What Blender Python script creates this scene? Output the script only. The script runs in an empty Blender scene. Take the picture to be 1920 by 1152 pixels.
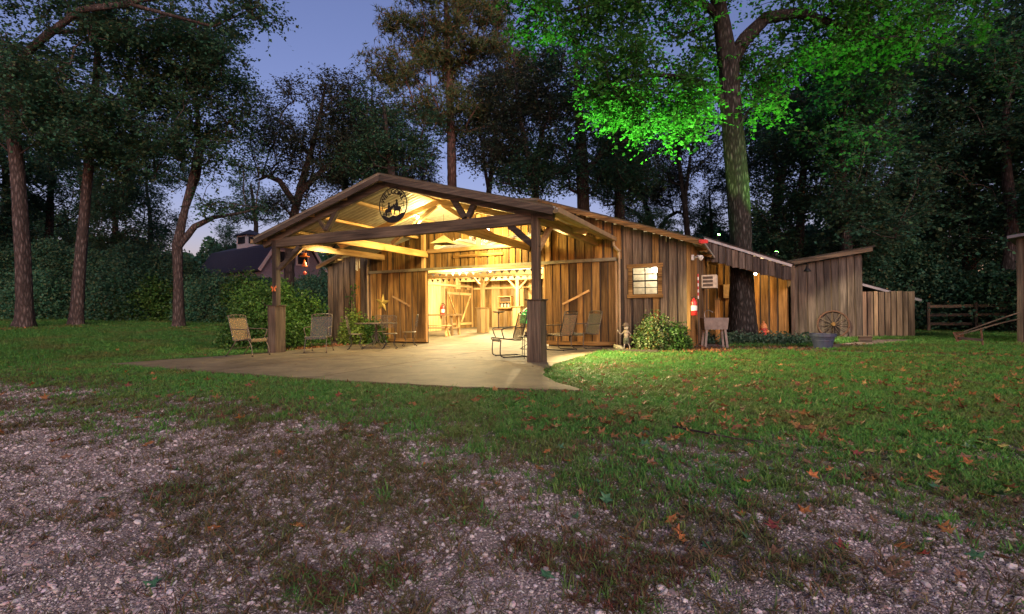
import bpy, math, random
import numpy as np
from mathutils import Matrix, Vector, noise as mnoise
R = math.radians
random.seed(7); rng = np.random.default_rng(11)
SC = bpy.context.scene
COL = SC.collection

# ---------------------------------------------------------------- camera
F_PX, TH, ROLL, HY = 942.0, R(25.49), .0111, 584.4
CAM = np.array([3.81, -9.52, 1.03])
RIGHT = np.array([math.cos(TH), math.sin(TH), 0.]); FWD = np.array([-math.sin(TH), math.cos(TH), 0.]); UP = np.array([0, 0, 1.])
cd = bpy.data.cameras.new('camera'); cam = bpy.data.objects.new('camera', cd); COL.objects.link(cam)
cd.lens = F_PX/1920*36; cd.sensor_width = 36; cd.shift_y = (HY-576)/1920; cd.clip_end = 2000; cd.clip_start = .05
r_ = math.cos(ROLL)*RIGHT - math.sin(ROLL)*UP; u_ = math.sin(ROLL)*RIGHT + math.cos(ROLL)*UP
M4 = Matrix.Identity(4)
for i in range(3):
    M4[i][0] = r_[i]; M4[i][1] = u_[i]; M4[i][2] = -FWD[i]; M4[i][3] = CAM[i]
cam.matrix_world = M4
SC.camera = cam

# ---------------------------------------------------------------- dusk sky, last glow of the sun behind the camera
SUN_AZ = math.atan2(.62, -.78)          # compass direction of the glow: (sin, cos) = (x, y)
wd = bpy.data.worlds.new('World'); SC.world = wd; wd.use_nodes = True
wn = wd.node_tree.nodes; wl = wd.node_tree.links
bg = wn['Background']
sky = wn.new('ShaderNodeTexSky'); sky.sky_type = 'NISHITA'; sky.sun_disc = False
sky.sun_elevation = R(3); sky.sun_rotation = SUN_AZ
sky.air_density = 1.0; sky.dust_density = 1.0; sky.ozone_density = 3.0
tint = wn.new('ShaderNodeMix'); tint.data_type = 'RGBA'; tint.blend_type = 'MULTIPLY'; tint.inputs[0].default_value = 1
tint.inputs[7].default_value = (1.42, .76, .84, 1)
wl.new(sky.outputs[0], tint.inputs[6]); wl.new(tint.outputs[2], bg.inputs[0])
bg.inputs[1].default_value = .15

sl = bpy.data.lights.new('sun', 'SUN'); sl.energy = .9; sl.angle = R(40); sl.color = (1, .86, .78)
so = bpy.data.objects.new('sun', sl); COL.objects.link(so)
sd = Vector((math.sin(SUN_AZ)*math.cos(R(24)), math.cos(SUN_AZ)*math.cos(R(24)), math.sin(R(24))))
so.rotation_euler = sd.to_track_quat('Z', 'Y').to_euler(); so.location = (12, -20, 9)

vs = SC.view_settings; vs.view_transform = 'Standard'; vs.look = 'None'; vs.gamma = 1; vs.exposure = 1.5; vs.use_curve_mapping = False
SC.render.engine = 'CYCLES'
SC.cycles.max_bounces = 6; SC.cycles.diffuse_bounces = 3; SC.cycles.transmission_bounces = 4; SC.cycles.glossy_bounces = 2

# ---------------------------------------------------------------- pixel -> direction helpers (distance always comes from a surface or a size)
def ray(x, y):
    X, Y = x-960, y-576
    c, s = math.cos(ROLL), math.sin(ROLL)
    Xr = c*X - s*Y; Yr = s*X + c*Y - (HY-576)
    return Xr/F_PX*RIGHT + FWD - UP*Yr/F_PX
def gp(x, y, z=0.):
    d = ray(x, y); return CAM + d*(z-CAM[2])/d[2]
def onY(x, y, v):
    d = ray(x, y); return CAM + d*(v-CAM[1])/d[1]
def onX(x, y, v):
    d = ray(x, y); return CAM + d*(v-CAM[0])/d[0]
def atD(x, y, D): return CAM + ray(x, y)*D
def smooth(a, b, t):
    t = np.clip((t-a)/(b-a), 0, 1); return t*t*(3-2*t)
def terrain(x, y):
    t = np.maximum(0, -np.asarray(x, float)-9.3)
    z = 1.9*(1-np.exp(-t/26))*smooth(0, 2.5, t)
    t2 = np.maximum(0, np.asarray(x, float)-14)
    return z + .9*(1-np.exp(-t2/40))
def tz(x, y): return float(terrain(x, y))
def gpt(x, y):
    z = 0.
    for _ in range(60):
        p = gp(x, y, z); z = .6*z + .4*tz(p[0], p[1])
    p = gp(x, y, z); return p

# ---------------------------------------------------------------- mesh helpers
def new_mesh(name, V, Fc, mat=None, smooth_=False):
    me = bpy.data.meshes.new(name)
    me.from_pydata([tuple(v) for v in V], [], [tuple(f) for f in Fc])
    if mat: me.materials.append(mat)
    if smooth_ and len(Fc): me.polygons.foreach_set('use_smooth', [True]*len(Fc))
    me.update(); return me
def np_mesh(name, V, tris_or_quads, mat=None, smooth_=False):
    """fast mesh from arrays; faces (N,k)"""
    V = np.ascontiguousarray(V, np.float32); Fc = np.ascontiguousarray(tris_or_quads, np.int32)
    me = bpy.data.meshes.new(name); n, k = Fc.shape
    me.vertices.add(len(V)); me.vertices.foreach_set('co', V.ravel())
    me.loops.add(n*k); me.loops.foreach_set('vertex_index', Fc.ravel())
    me.polygons.add(n); me.polygons.foreach_set('loop_start', np.arange(0, n*k, k, dtype=np.int32))
    me.polygons.foreach_set('loop_total', np.full(n, k, np.int32))
    if smooth_: me.polygons.foreach_set('use_smooth', np.ones(n, bool))
    if mat: me.materials.append(mat)
    me.update(calc_edges=True); return me
def link(name, me, parent=None, loc=(0, 0, 0), rot=None, scale=None):
    o = bpy.data.objects.new(name, me); COL.objects.link(o)
    if parent is not None: o.parent = parent
    o.location = loc
    if rot is not None: o.rotation_euler = rot
    if scale is not None: o.scale = scale
    return o
def tag(o, label=None, cat=None, group=None, kind=None):
    if label: o['label'] = label
    if cat: o['category'] = cat
    if group: o['group'] = group
    if kind: o['kind'] = kind
    return o
def thing(name, label, cat, loc=(0, 0, 0), rz=0, group=None):
    o = bpy.data.objects.new(name, None); COL.objects.link(o); o.empty_display_size = .2
    o.location = tuple(loc); o.rotation_euler = (0, 0, rz)
    return tag(o, label, cat, group)
def copy_thing(root, loc, rz, label=None, scale=1):
    r = root.copy(); COL.objects.link(r); r.location = tuple(loc); r.rotation_euler = (0, 0, rz); r.scale = (scale,)*3
    if label: r['label'] = label
    for ch in list(root.children):
        c = ch.copy(); COL.objects.link(c); c.parent = r
        for g in ch.children:
            d = g.copy(); COL.objects.link(d); d.parent = c
    return r

class MB:
    def __init__(s): s.V = []; s.F = []
    def add(s, V, Fc):
        b = len(s.V); s.V += [tuple(v) for v in V]; s.F += [tuple(i+b for i in f) for f in Fc]; return s
    def box(s, x0, x1, y0, y1, z0, z1):
        V = [(x, y, z) for x in (x0, x1) for y in (y0, y1) for z in (z0, z1)]
        return s.add(V, [(0, 1, 3, 2), (4, 6, 7, 5), (0, 4, 5, 1), (2, 3, 7, 6), (0, 2, 6, 4), (1, 5, 7, 3)])
    def bar(s, a, b, w, h, up=(0, 0, 1)):
        """rectangular bar from a to b, w across, h along 'up'"""
        a, b = Vector(a), Vector(b); d = (b-a).normalized(); u = Vector(up); sd_ = d.cross(u).normalized(); u = sd_.cross(d).normalized()
        V = []
        for p in (a, b):
            for i, j in ((-1, -1), (1, -1), (1, 1), (-1, 1)): V.append(p + sd_*w/2*i + u*h/2*j)
        return s.add(V, [(3, 2, 1, 0), (4, 5, 6, 7), (0, 1, 5, 4), (1, 2, 6, 5), (2, 3, 7, 6), (3, 0, 4, 7)])
    def tube(s, pts, r, n=6, close=False):
        pts = [Vector(p) for p in pts]; m = len(pts); rr = r if hasattr(r, '__len__') else [r]*m
        b = len(s.V); up = Vector((0, 0, 1))
        prev = None
        for i, p in enumerate(pts):
            if close: d = pts[(i+1) % m]-pts[i-1]
            else: d = pts[min(i+1, m-1)]-pts[max(i-1, 0)]
            if d.length < 1e-9: d = Vector((0, 0, 1))
            d.normalize()
            if prev is None:
                a = d.orthogonal().normalized()
            else:
                a = prev - d*prev.dot(d)
                if a.length < 1e-6: a = d.orthogonal()
                a.normalize()
            prev = a; c = d.cross(a)
            for k in range(n):
                t = 2*math.pi*k/n; s.V.append(tuple(p + (a*math.cos(t)+c*math.sin(t))*rr[i]))
        for i in range(m if close else m-1):
            j = (i+1) % m
            for k in range(n):
                q = (k+1) % n; s.F.append((b+i*n+k, b+i*n+q, b+j*n+q, b+j*n+k))
        if not close:
            s.F.append(tuple(b+k for k in reversed(range(n)))); s.F.append(tuple(b+(m-1)*n+k for k in range(n)))
        return s
    def lathe(s, prof, n=16, c=(0, 0, 0), cap=True):
        b = len(s.V)
        for r, z in prof:
            for k in range(n):
                t = 2*math.pi*k/n; s.V.append((c[0]+r*math.cos(t), c[1]+r*math.sin(t), c[2]+z))
        m = len(prof)
        for i in range(m-1):
            for k in range(n):
                q = (k+1) % n; s.F.append((b+i*n+k, b+i*n+q, b+(i+1)*n+q, b+(i+1)*n+k))
        if cap:
            s.F.append(tuple(b+k for k in reversed(range(n)))); s.F.append(tuple(b+(m-1)*n+k for k in range(n)))
        return s
    def prism(s, poly, t, axis='y', at=0.):
        """2-D polygon (a,b) extruded by t; axis 'y': (x,z) polygon"""
        n = len(poly)
        def P(a, b_, c):
            return {'y': (a, c, b_), 'x': (c, a, b_), 'z': (a, b_, c)}[axis]
        V = [P(a, b_, at) for a, b_ in poly] + [P(a, b_, at+t) for a, b_ in poly]
        Fc = [tuple(range(n)), tuple(reversed(range(n, 2*n)))] + [(i, i+n, (i+1) % n+n, (i+1) % n) for i in range(n)]
        return s.add(V, Fc)
    def build(s, name, mat, parent=None, loc=(0, 0, 0), sm=False, rot=None):
        return link(name, new_mesh(name, s.V, s.F, mat, sm), parent, loc, rot)
def spline(pts, k=5):
    """Catmull-Rom through points"""
    P = [Vector(p) for p in pts]; out = []
    for i in range(len(P)-1):
        a, b, c, d = P[max(i-1, 0)], P[i], P[i+1], P[min(i+2, len(P)-1)]
        for j in range(k):
            t = j/k
            out.append(.5*((2*b)+(c-a)*t+(2*a-5*b+4*c-d)*t*t+(3*b-3*c+d-a)*t**3))
    out.append(P[-1]); return out

# ---------------------------------------------------------------- materials
MAT = {}
def nmat(name):
    m = bpy.data.materials.new(name); m.use_nodes = True; MAT[name] = m
    nt = m.node_tree; return m, nt.nodes, nt.links, nt.nodes['Principled BSDF']
def nd(N, t, **kw):
    n = N.new(t)
    for k, v in kw.items(): setattr(n, k, v)
    return n
def ramp(N, stops):
    c = N.new('ShaderNodeValToRGB'); e = c.color_ramp.elements
    while len(e) < len(stops): e.new(.5)
    for i, (p, col) in enumerate(stops): e[i].position = p; e[i].color = (*col, 1)
    return c
def plain(name, col, rough=.6, metal=0., var=.25, scale=9, bump=.15, emit=None, es=1):
    m, N, L, B = nmat(name)
    g = nd(N, 'ShaderNodeNewGeometry'); n = nd(N, 'ShaderNodeTexNoise'); n.inputs['Scale'].default_value = scale; n.inputs['Detail'].default_value = 6
    L.new(g.outputs['Position'], n.inputs['Vector'])
    c = ramp(N, [(.3, tuple(x*(1-var) for x in col)), (.7, tuple(min(1, x*(1+var)) for x in col))])
    L.new(n.outputs['Fac'], c.inputs[0]); L.new(c.outputs[0], B.inputs['Base Color'])
    B.inputs['Roughness'].default_value = rough; B.inputs['Metallic'].default_value = metal
    if bump:
        b = nd(N, 'ShaderNodeBump'); b.inputs['Strength'].default_value = bump; b.inputs['Distance'].default_value = .02
        L.new(n.outputs['Fac'], b.inputs['Height']); L.new(b.outputs[0], B.inputs['Normal'])
    if emit:
        B.inputs['Emission Color'].default_value = (*emit, 1); B.inputs['Emission Strength'].default_value = es
    return m
def wood(name, cols, grain='z', rough=.8, streak=1., bump=.5):
    """weathered timber: stretched grain, blotches, knots and a tone of its own for each board"""
    m, N, L, B = nmat(name)
    g = nd(N, 'ShaderNodeNewGeometry'); oi = nd(N, 'ShaderNodeObjectInfo')
    sc = {'z': (28, 28, 1.1), 'x': (1.1, 28, 28), 'y': (28, 1.1, 28)}[grain]
    off = nd(N, 'ShaderNodeVectorMath', operation='SCALE'); off.inputs[0].default_value = (37, 91, 53)
    L.new(oi.outputs['Random'], off.inputs['Scale'])
    mu = nd(N, 'ShaderNodeVectorMath', operation='MULTIPLY_ADD'); mu.inputs[1].default_value = sc
    L.new(g.outputs['Position'], mu.inputs[0]); L.new(off.outputs[0], mu.inputs[2])
    n1 = nd(N, 'ShaderNodeTexNoise'); n1.inputs['Scale'].default_value = 1; n1.inputs['Detail'].default_value = 7; n1.inputs['Roughness'].default_value = .65
    L.new(mu.outputs[0], n1.inputs['Vector'])
    mu2 = nd(N, 'ShaderNodeVectorMath', operation='MULTIPLY_ADD'); mu2.inputs[1].default_value = tuple(max(.7, s*.13) for s in sc)
    L.new(g.outputs['Position'], mu2.inputs[0]); L.new(off.outputs[0], mu2.inputs[2])
    n2 = nd(N, 'ShaderNodeTexNoise'); n2.inputs['Scale'].default_value = 1.; n2.inputs['Detail'].default_value = 4
    L.new(mu2.outputs[0], n2.inputs['Vector'])
    c1 = ramp(N, [(.28, cols[0]), (.5, cols[1]), (.72, cols[2])]); L.new(n1.outputs['Fac'], c1.inputs[0])
    c2 = ramp(N, [(.3, (.38, .36, .34)), (.62, (1.12, 1.08, 1.0))]); L.new(n2.outputs['Fac'], c2.inputs[0])
    mx = nd(N, 'ShaderNodeMix', data_type='RGBA', blend_type='MULTIPLY'); mx.inputs[0].default_value = streak
    L.new(c1.outputs[0], mx.inputs[6]); L.new(c2.outputs[0], mx.inputs[7])
    c3 = ramp(N, [(0., (.45, .42, .42)), (.35, (.85, .8, .75)), (.7, (1.1, 1.05, .98)), (1., (1.3, 1.1, .85))]); L.new(oi.outputs['Random'], c3.inputs[0])
    mx2 = nd(N, 'ShaderNodeMix', data_type='RGBA', blend_type='MULTIPLY'); mx2.inputs[0].default_value = 1
    L.new(mx.outputs[2], mx2.inputs[6]); L.new(c3.outputs[0], mx2.inputs[7]); L.new(mx2.outputs[2], B.inputs['Base Color'])
    B.inputs['Roughness'].default_value = rough; B.inputs['Specular IOR Level'].default_value = .25
    b = nd(N, 'ShaderNodeBump'); b.inputs['Strength'].default_value = bump; b.inputs['Distance'].default_value = .012
    L.new(n1.outputs['Fac'], b.inputs['Height']); L.new(b.outputs[0], B.inputs['Normal'])
    return m
for ax in 'xyz':
    wood('grey_'+ax, [(.04, .032, .024), (.14, .112, .084), (.26, .22, .172)], ax)
    wood('brown_'+ax, [(.065, .036, .012), (.24, .145, .05), (.43, .285, .115)], ax)
    wood('pine_'+ax, [(.30, .19, .08), (.50, .345, .165), (.62, .46, .25)], ax, streak=.5, bump=.25)
    wood('tan_'+ax, [(.11, .09, .065), (.25, .2, .145), (.38, .315, .235)], ax)
    wood('old_'+ax, [(.035, .029, .027), (.105, .09, .083), (.2, .178, .166)], ax)
    wood('timber_'+ax, [(.035, .03, .026), (.085, .072, .06), (.15, .13, .105)], ax)
def leafmat(name, cols, trans=.35, rough=.55, patch=None):
    m, N, L, B = nmat(name)
    g = nd(N, 'ShaderNodeNewGeometry'); oi = nd(N, 'ShaderNodeObjectInfo')
    ad = nd(N, 'ShaderNodeMath', operation='ADD'); fr = nd(N, 'ShaderNodeMath', operation='FRACT')
    L.new(g.outputs['Random Per Island'], ad.inputs[0]); L.new(oi.outputs['Random'], ad.inputs[1]); L.new(ad.outputs[0], fr.inputs[0])
    k = len(cols); c = ramp(N, [(i/(k-1), q) for i, q in enumerate(cols)]); L.new(fr.outputs[0], c.inputs[0])
    if patch:
        pn_ = nd(N, 'ShaderNodeTexNoise'); pn_.inputs['Scale'].default_value = .9; pn_.inputs['Detail'].default_value = 6; L.new(g.outputs['Position'], pn_.inputs['Vector'])
        pr = ramp(N, [(.47, (0, 0, 0)), (.68, (.75, .75, .75))]); L.new(pn_.outputs['Fac'], pr.inputs[0]); px_ = nd(N, 'ShaderNodeMix', data_type='RGBA')
        L.new(pr.outputs[0], px_.inputs[0]); L.new(c.outputs[0], px_.inputs[6]); px_.inputs[7].default_value = (*patch, 1); cc = px_.outputs[2]
    else: cc = c.outputs[0]
    L.new(cc, B.inputs['Base Color']); B.inputs['Roughness'].default_value = rough; B.inputs['Specular IOR Level'].default_value = .15
    tr = nd(N, 'ShaderNodeBsdfTranslucent'); L.new(cc, tr.inputs[0])
    mx = nd(N, 'ShaderNodeMixShader'); mx.inputs[0].default_value = trans
    out = N['Material Output']; L.new(B.outputs[0], mx.inputs[1]); L.new(tr.outputs[0], mx.inputs[2]); L.new(mx.outputs[0], out.inputs[0])
    return m
leafmat('leaf_maple', [(.04, .15, .03), (.065, .21, .04), (.05, .17, .03), (.09, .22, .045)])
leafmat('leaf_oak', [(.03, .105, .065), (.055, .16, .085), (.105, .14, .065), (.04, .135, .09), (.07, .17, .07)])
leafmat('leaf_bare', [(.03, .06, .045), (.06, .07, .05), (.045, .085, .06), (.09, .08, .05)])
leafmat('leaf_pine', [(.05, .11, .04), (.08, .12, .04), (.045, .10, .045), (.17, .09, .04), (.07, .12, .045), (.12, .10, .04)], trans=.2)
leafmat('leaf_wood', [(.028, .095, .06), (.048, .135, .08), (.08, .11, .052), (.038, .115, .08), (.065, .15, .065)])
leafmat('leaf_box', [(.03, .085, .02), (.06, .14, .03), (.045, .11, .022), (.09, .16, .035)], trans=.25, rough=.4)
leafmat('leaf_lime', [(.10, .17, .03), (.17, .24, .05), (.07, .14, .03)], trans=.3)
leafmat('leaf_var', [(.05, .11, .03), (.08, .15, .03), (.3, .33, .18), (.06, .12, .03), (.05, .11, .03), (.2, .12, .03)], trans=.25)
leafmat('leaf_ivy', [(0.026, 0.065, 0.039), (0.052, 0.104, 0.058), (0.078, 0.117, 0.078)], trans=.15)
leafmat('litter', [(.16, .07, .03), (.26, .12, .045), (.10, .05, .03), (.34, .17, .06), (.2, .06, .05)], trans=.1)
leafmat('grass', [(.05, .19, .042), (.085, .26, .052), (.14, .27, .055), (.065, .21, .045), (.12, .19, .05)], trans=.3, patch=(.16, .155, .055))
leafmat('grass_dry', [(.13, .12, .05), (.17, .09, .05), (.09, .13, .05), (.12, .05, .04), (.08, .12, .045)], trans=.2)
leafmat('weed', [(.10, .045, .03), (.15, .06, .035), (.08, .07, .03), (.13, .03, .03), (.09, .09, .035)], trans=.2)
for nm, c in dict(orange=(.36, .12, .03), brown=(.17, .085, .045), green=(.04, .12, .05), red=(.2, .035, .03), yellow=(.3, .24, .07)).items():
    plain('fallen_'+nm, c, .6, var=.35, scale=60, bump=.3)
def bark(name, c0, c1, sx=9, bump=1.):
    m, N, L, B = nmat(name)
    g = nd(N, 'ShaderNodeTexCoord'); mp = nd(N, 'ShaderNodeMapping'); mp.inputs['Scale'].default_value = (sx, sx, sx*.22)
    L.new(g.outputs['Object'], mp.inputs[0])
    v = nd(N, 'ShaderNodeTexVoronoi', feature='DISTANCE_TO_EDGE'); v.inputs['Scale'].default_value = 1.2
    n = nd(N, 'ShaderNodeTexNoise'); n.inputs['Scale'].default_value = 1.7; n.inputs['Detail'].default_value = 8
    L.new(mp.outputs[0], n.inputs['Vector'])
    wv = nd(N, 'ShaderNodeMix', data_type='VECTOR'); wv.inputs[0].default_value = .35; L.new(mp.outputs[0], wv.inputs[4]); L.new(n.outputs['Color'], wv.inputs[5])
    L.new(wv.outputs[1], v.inputs['Vector'])
    mm = nd(N, 'ShaderNodeMath', operation='MULTIPLY'); L.new(v.outputs[0], mm.inputs[0]); L.new(n.outputs['Fac'], mm.inputs[1])
    c = ramp(N, [(.0, tuple(x*.45 for x in c0)), (.1, c0), (.3, c1)]); L.new(mm.outputs[0], c.inputs[0]); L.new(c.outputs[0], B.inputs['Base Color'])
    B.inputs['Roughness'].default_value = .9; B.inputs['Specular IOR Level'].default_value = .15
    b = nd(N, 'ShaderNodeBump'); b.inputs['Strength'].default_value = bump; b.inputs['Distance'].default_value = .05
    L.new(mm.outputs[0], b.inputs['Height']); L.new(b.outputs[0], B.inputs['Normal']); return m
bark('bark', (.065, .05, .045), (.19, .155, .145), 17, .8); bark('bark_maple', (.03, .027, .024), (.13, .12, .115), 17, 1.); bark('bark_dark', (.045, .036, .032), (.11, .09, .085), 14); bark('bark_pine', (.12, .07, .055), (.24, .16, .13), 14)
plain('iron', (.045, .04, .036), .5, .6, bump=0); plain('iron_lit', (.11, .09, .065), .5, .3, bump=0)  # iron_lit: paler warm copy of iron, lamplight put into its colour
plain('rust', (.10, .05, .03), .8, .3, .5, 30)
plain('galv', (.42, .42, .40), .45, .75, .2, 5, .05); plain('tin_roof', (.2, .19, .2), .55, .6, .3, 4, .05)
plain('tin_under', (.40, .38, .31), .45, .3, .15, 6, .03); plain('track', (.20, .18, .12), .6, .2, .25)
plain('gutter', (.33, .24, .13), .5, .2, .2, 5, 0); plain('white_paint', (.75, .74, .70), .5, 0, .08)
plain('black_metal', (.012, .011, .01), .6, .4, bump=0); plain('red_paint', (.55, .03, .025), .35, 0, .15); plain('cream', (.62, .55, .4), .7)
plain('star_metal', (.42, .30, .06), .5, .4, .25, 12); plain('orange_glaze', (.62, .15, .03), .4, 0, .2); plain('chime', (.6, .56, .45), .4, .5)
plain('navy_tub', (.035, .045, .085), .5, 0, .25); plain('stone', (.22, .2, .12), .9, 0, .4, 14, .6); plain('basin', (.2, .165, .14), .7, .1, .3, 8)
plain('mauve_siding', (.2, .19, .26), .7, 0, .12); plain('shingle', (.022, .027, .055), .85, 0, .3, 14, .4); plain('trim', (.5, .46, .5), .6, 0, .08)
plain('dark_glass', (.02, .022, .03), .1, 0, 0, 4, 0); plain('green_enamel', (.03, .28, .07), .35, 0, .12); plain('shade', (.26, .2, .09), .6, 0, .15)
plain('hat', (.12, .085, .06), .8, 0, .3); plain('cloth', (.4, .33, .22), .9, 0, .3, 30); plain('overall', (.12, .13, .08), .9, 0, .3, 30)
plain('bulb', (1, .85, .6), .4, bump=0, emit=(1, .72, .35), es=30); plain('bulb_green', (.5, 1, .4), .4, bump=0, emit=(.2, 1, .12), es=30)
plain('bulb_white', (1, .9, .75), .4, bump=0, emit=(1, .8, .5), es=25)
plain('hydrant_red', (.5, .07, .04), .5, 0, .4, 25); plain('hydrant_orange', (.55, .2, .06), .5, 0, .4, 25)
plain('cardboard', (.42, .28, .14), .8); plain('mulch', (.09, .05, .035), .95, 0, .5, 40, .8); plain('brick_red', (.34, .12, .08), .85, 0, .3, 20)
m, N, L, B = nmat('pane'); B.inputs['Base Color'].default_value = (.9, .9, .9, 1); B.inputs['Roughness'].default_value = .02
B.inputs['Transmission Weight'].default_value = 1; B.inputs['IOR'].default_value = 1.02
def sling(name, col):
    m, N, L, B = nmat(name)
    g = nd(N, 'ShaderNodeTexCoord'); w = nd(N, 'ShaderNodeTexVoronoi'); w.inputs['Scale'].default_value = 60; L.new(g.outputs['Object'], w.inputs['Vector'])
    c = ramp(N, [(.2, tuple(x*.8 for x in col)), (.7, col)]); L.new(w.outputs[0], c.inputs[0]); L.new(c.outputs[0], B.inputs['Base Color'])
    B.inputs['Roughness'].default_value = .8
    t = nd(N, 'ShaderNodeBsdfTransparent'); mx = nd(N, 'ShaderNodeMixShader'); mx.inputs[0].default_value = .42
    L.new(B.outputs[0], mx.inputs[1]); L.new(t.outputs[0], mx.inputs[2]); L.new(mx.outputs[0], N['Material Output'].inputs[0]); return m
sling('sling_tan', (.24, .17, .09)); sling('sling_grey', (.1, .095, .075))

# concrete
m, N, L, B = nmat('concrete')
g = nd(N, 'ShaderNodeNewGeometry'); n1 = nd(N, 'ShaderNodeTexNoise'); n1.inputs['Scale'].default_value = .9; n1.inputs['Detail'].default_value = 9; n1.inputs['Roughness'].default_value = .62
n2 = nd(N, 'ShaderNodeTexNoise'); n2.inputs['Scale'].default_value = 45; n2.inputs['Detail'].default_value = 4
L.new(g.outputs['Position'], n1.inputs['Vector']); L.new(g.outputs['Position'], n2.inputs['Vector'])
c = ramp(N, [(.3, (.085, .064, .034)), (.42, (.13, .10, .056)), (.55, (.165, .127, .074)), (.72, (.21, .166, .1))]); L.new(n1.outputs['Fac'], c.inputs[0])
mx = nd(N, 'ShaderNodeMix', data_type='RGBA', blend_type='OVERLAY'); mx.inputs[0].default_value = .3; L.new(c.outputs[0], mx.inputs[6]); L.new(n2.outputs['Color'], mx.inputs[7])
n3 = nd(N, 'ShaderNodeTexNoise'); n3.inputs['Scale'].default_value = 2.6; n3.inputs['Detail'].default_value = 8; n3.inputs['Roughness'].default_value = .7; n3.inputs['Distortion'].default_value = .8; L.new(g.outputs['Position'], n3.inputs['Vector'])
c3 = ramp(N, [(.42, (1.05, 1.05, 1.05)), (.56, (.78, .75, .7)), (.7, (.5, .46, .42))]); L.new(n3.outputs['Fac'], c3.inputs[0])
mx3 = nd(N, 'ShaderNodeMix', data_type='RGBA', blend_type='MULTIPLY'); mx3.inputs[0].default_value = 1; L.new(mx.outputs[2], mx3.inputs[6]); L.new(c3.outputs[0], mx3.inputs[7])
L.new(mx3.outputs[2], B.inputs['Base Color']); B.inputs['Roughness'].default_value = .75
b = nd(N, 'ShaderNodeBump'); b.inputs['Strength'].default_value = .2; b.inputs['Distance'].default_value = .01; L.new(n2.outputs['Fac'], b.inputs['Height']); L.new(b.outputs[0], B.inputs['Normal'])
# ---------------------------------------------------------------- ground
def vnoise(x, y, sc, seed=0):
    """vectorised value noise 0..1"""
    x = np.asarray(x, float)*sc; y = np.asarray(y, float)*sc
    xi = np.floor(x).astype(np.int64); yi = np.floor(y).astype(np.int64); fx = x-xi; fy = y-yi
    def h(a, b):
        n = (a*374761393 + b*668265263 + seed*974634777) & 0x7fffffff
        n = ((n ^ (n >> 13))*1274126177) & 0x7fffffff
        return ((n ^ (n >> 16)) & 0xffff)/65535.
    fx = fx*fx*(3-2*fx); fy = fy*fy*(3-2*fy)
    return (h(xi, yi)*(1-fx)+h(xi+1, yi)*fx)*(1-fy)+(h(xi, yi+1)*(1-fx)+h(xi+1, yi+1)*fx)*fy
def fbm(x, y, sc, seed=0, o=4):
    s = 0; a = .5; t = 0
    for i in range(o): s = s + a*vnoise(x, y, sc*2**i, seed+i*17); t += a; a *= .5
    return s/t
def camXD(x, y):
    dx = np.asarray(x)-CAM[0]; dy = np.asarray(y)-CAM[1]
    return dx*RIGHT[0]+dy*RIGHT[1], dx*FWD[0]+dy*FWD[1]
EDGE_X = [-40, -9.5, -4.6, -1.6, 0, 1.3, 3, 6, 30]; EDGE_D = [22, 9.0, 6.3, 4.7, 3.6, 3.6, 3.0, 2.2, -3]   # where the drive's gravel gives way to lawn
def gdist(x, y):
    X, D = camXD(x, y); return D-np.interp(X, EDGE_X, EDGE_D)
def seg_dist(x, y, a, b):
    ax, ay = a[:2]; bx, by = b[:2]; dx, dy = bx-ax, by-ay
    t = np.clip(((x-ax)*dx+(y-ay)*dy)/(dx*dx+dy*dy), 0, 1); return np.hypot(x-ax-t*dx, y-ay-t*dy)
PATHS = [(gp(1180, 652), gp(1400, 652)), (gp(1400, 652), gp(1920, 667)), (gp(1570, 647), gp(1690, 636)), (gp(1400, 652), gp(1545, 650))]
def path_mask(x, y):
    m = np.zeros(np.shape(x))
    for i, (a, b) in enumerate(PATHS):
        w = .22 if i == 1 else .38
        m = np.maximum(m, 1-smooth(w, w+.3, seg_dist(x, y, a, b)+.35*(fbm(x, y, 2., 5)-.5)))
    m = np.maximum(m, smooth(-.1, .3, x-.3)*smooth(0, .2, y-3.5)*smooth(0, .2, 9.2-y)*(1-smooth(3.0, 3.6, x)))     # planting bed along the barn
    m = np.maximum(m, (x > -10.6)*(x < -7.8)*smooth(.4, 1.2, y)*smooth(0, .3, 4.6-y))
    return np.clip(m, 0, 1)
def grass_mask(x, y):
    g = gdist(x, y); n = fbm(x, y, .9, 3)
    m = smooth(-2.0, 2.3, g+3.4*(n-.5)+2.6*(fbm(x, y, 3.3, 9)-.5))
    return np.clip(m*(1-path_mask(x, y)), 0, 1)
SLAB = [(-8.75, -3.45), (-5.2, -3.62), (-1.9, -3.68), (0.2, -3.55), (1.85, -3.25), (1.2, -2.6), (.72, -1.9), (.42, -1.1), (.34, -.4), (.33, 1.5), (.3, 3.2), (.55, 4.4), (-8.0, 4.4), (-8.0, -.2), (-8.2, -1.4)]
def rough_edge(P, step=.22, a=.03):
    out = []
    for i in range(len(P)):
        p, q = P[i], P[(i+1) % len(P)]; n = max(1, int(math.hypot(q[0]-p[0], q[1]-p[1])/step))
        for k in range(n):
            t = k/n; w = a if (abs(p[1]-4.4) > .01 or abs(q[1]-4.4) > .01) else 0
            out.append((p[0]+(q[0]-p[0])*t+random.uniform(-w, w), p[1]+(q[1]-p[1])*t+random.uniform(-w, w)))
    return out
SLAB_C = SLAB
SLAB = rough_edge(SLAB)
def in_poly(x, y, P):
    x = np.asarray(x); y = np.asarray(y); c = np.zeros(x.shape, bool); n = len(P)
    for i in range(n):
        (x0, y0), (x1, y1) = P[i], P[i-1]
        c ^= ((y0 > y) != (y1 > y)) & (x < (x1-x0)*(y-y0)/((y1-y0) or 1e-9)+x0)
    return c
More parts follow.
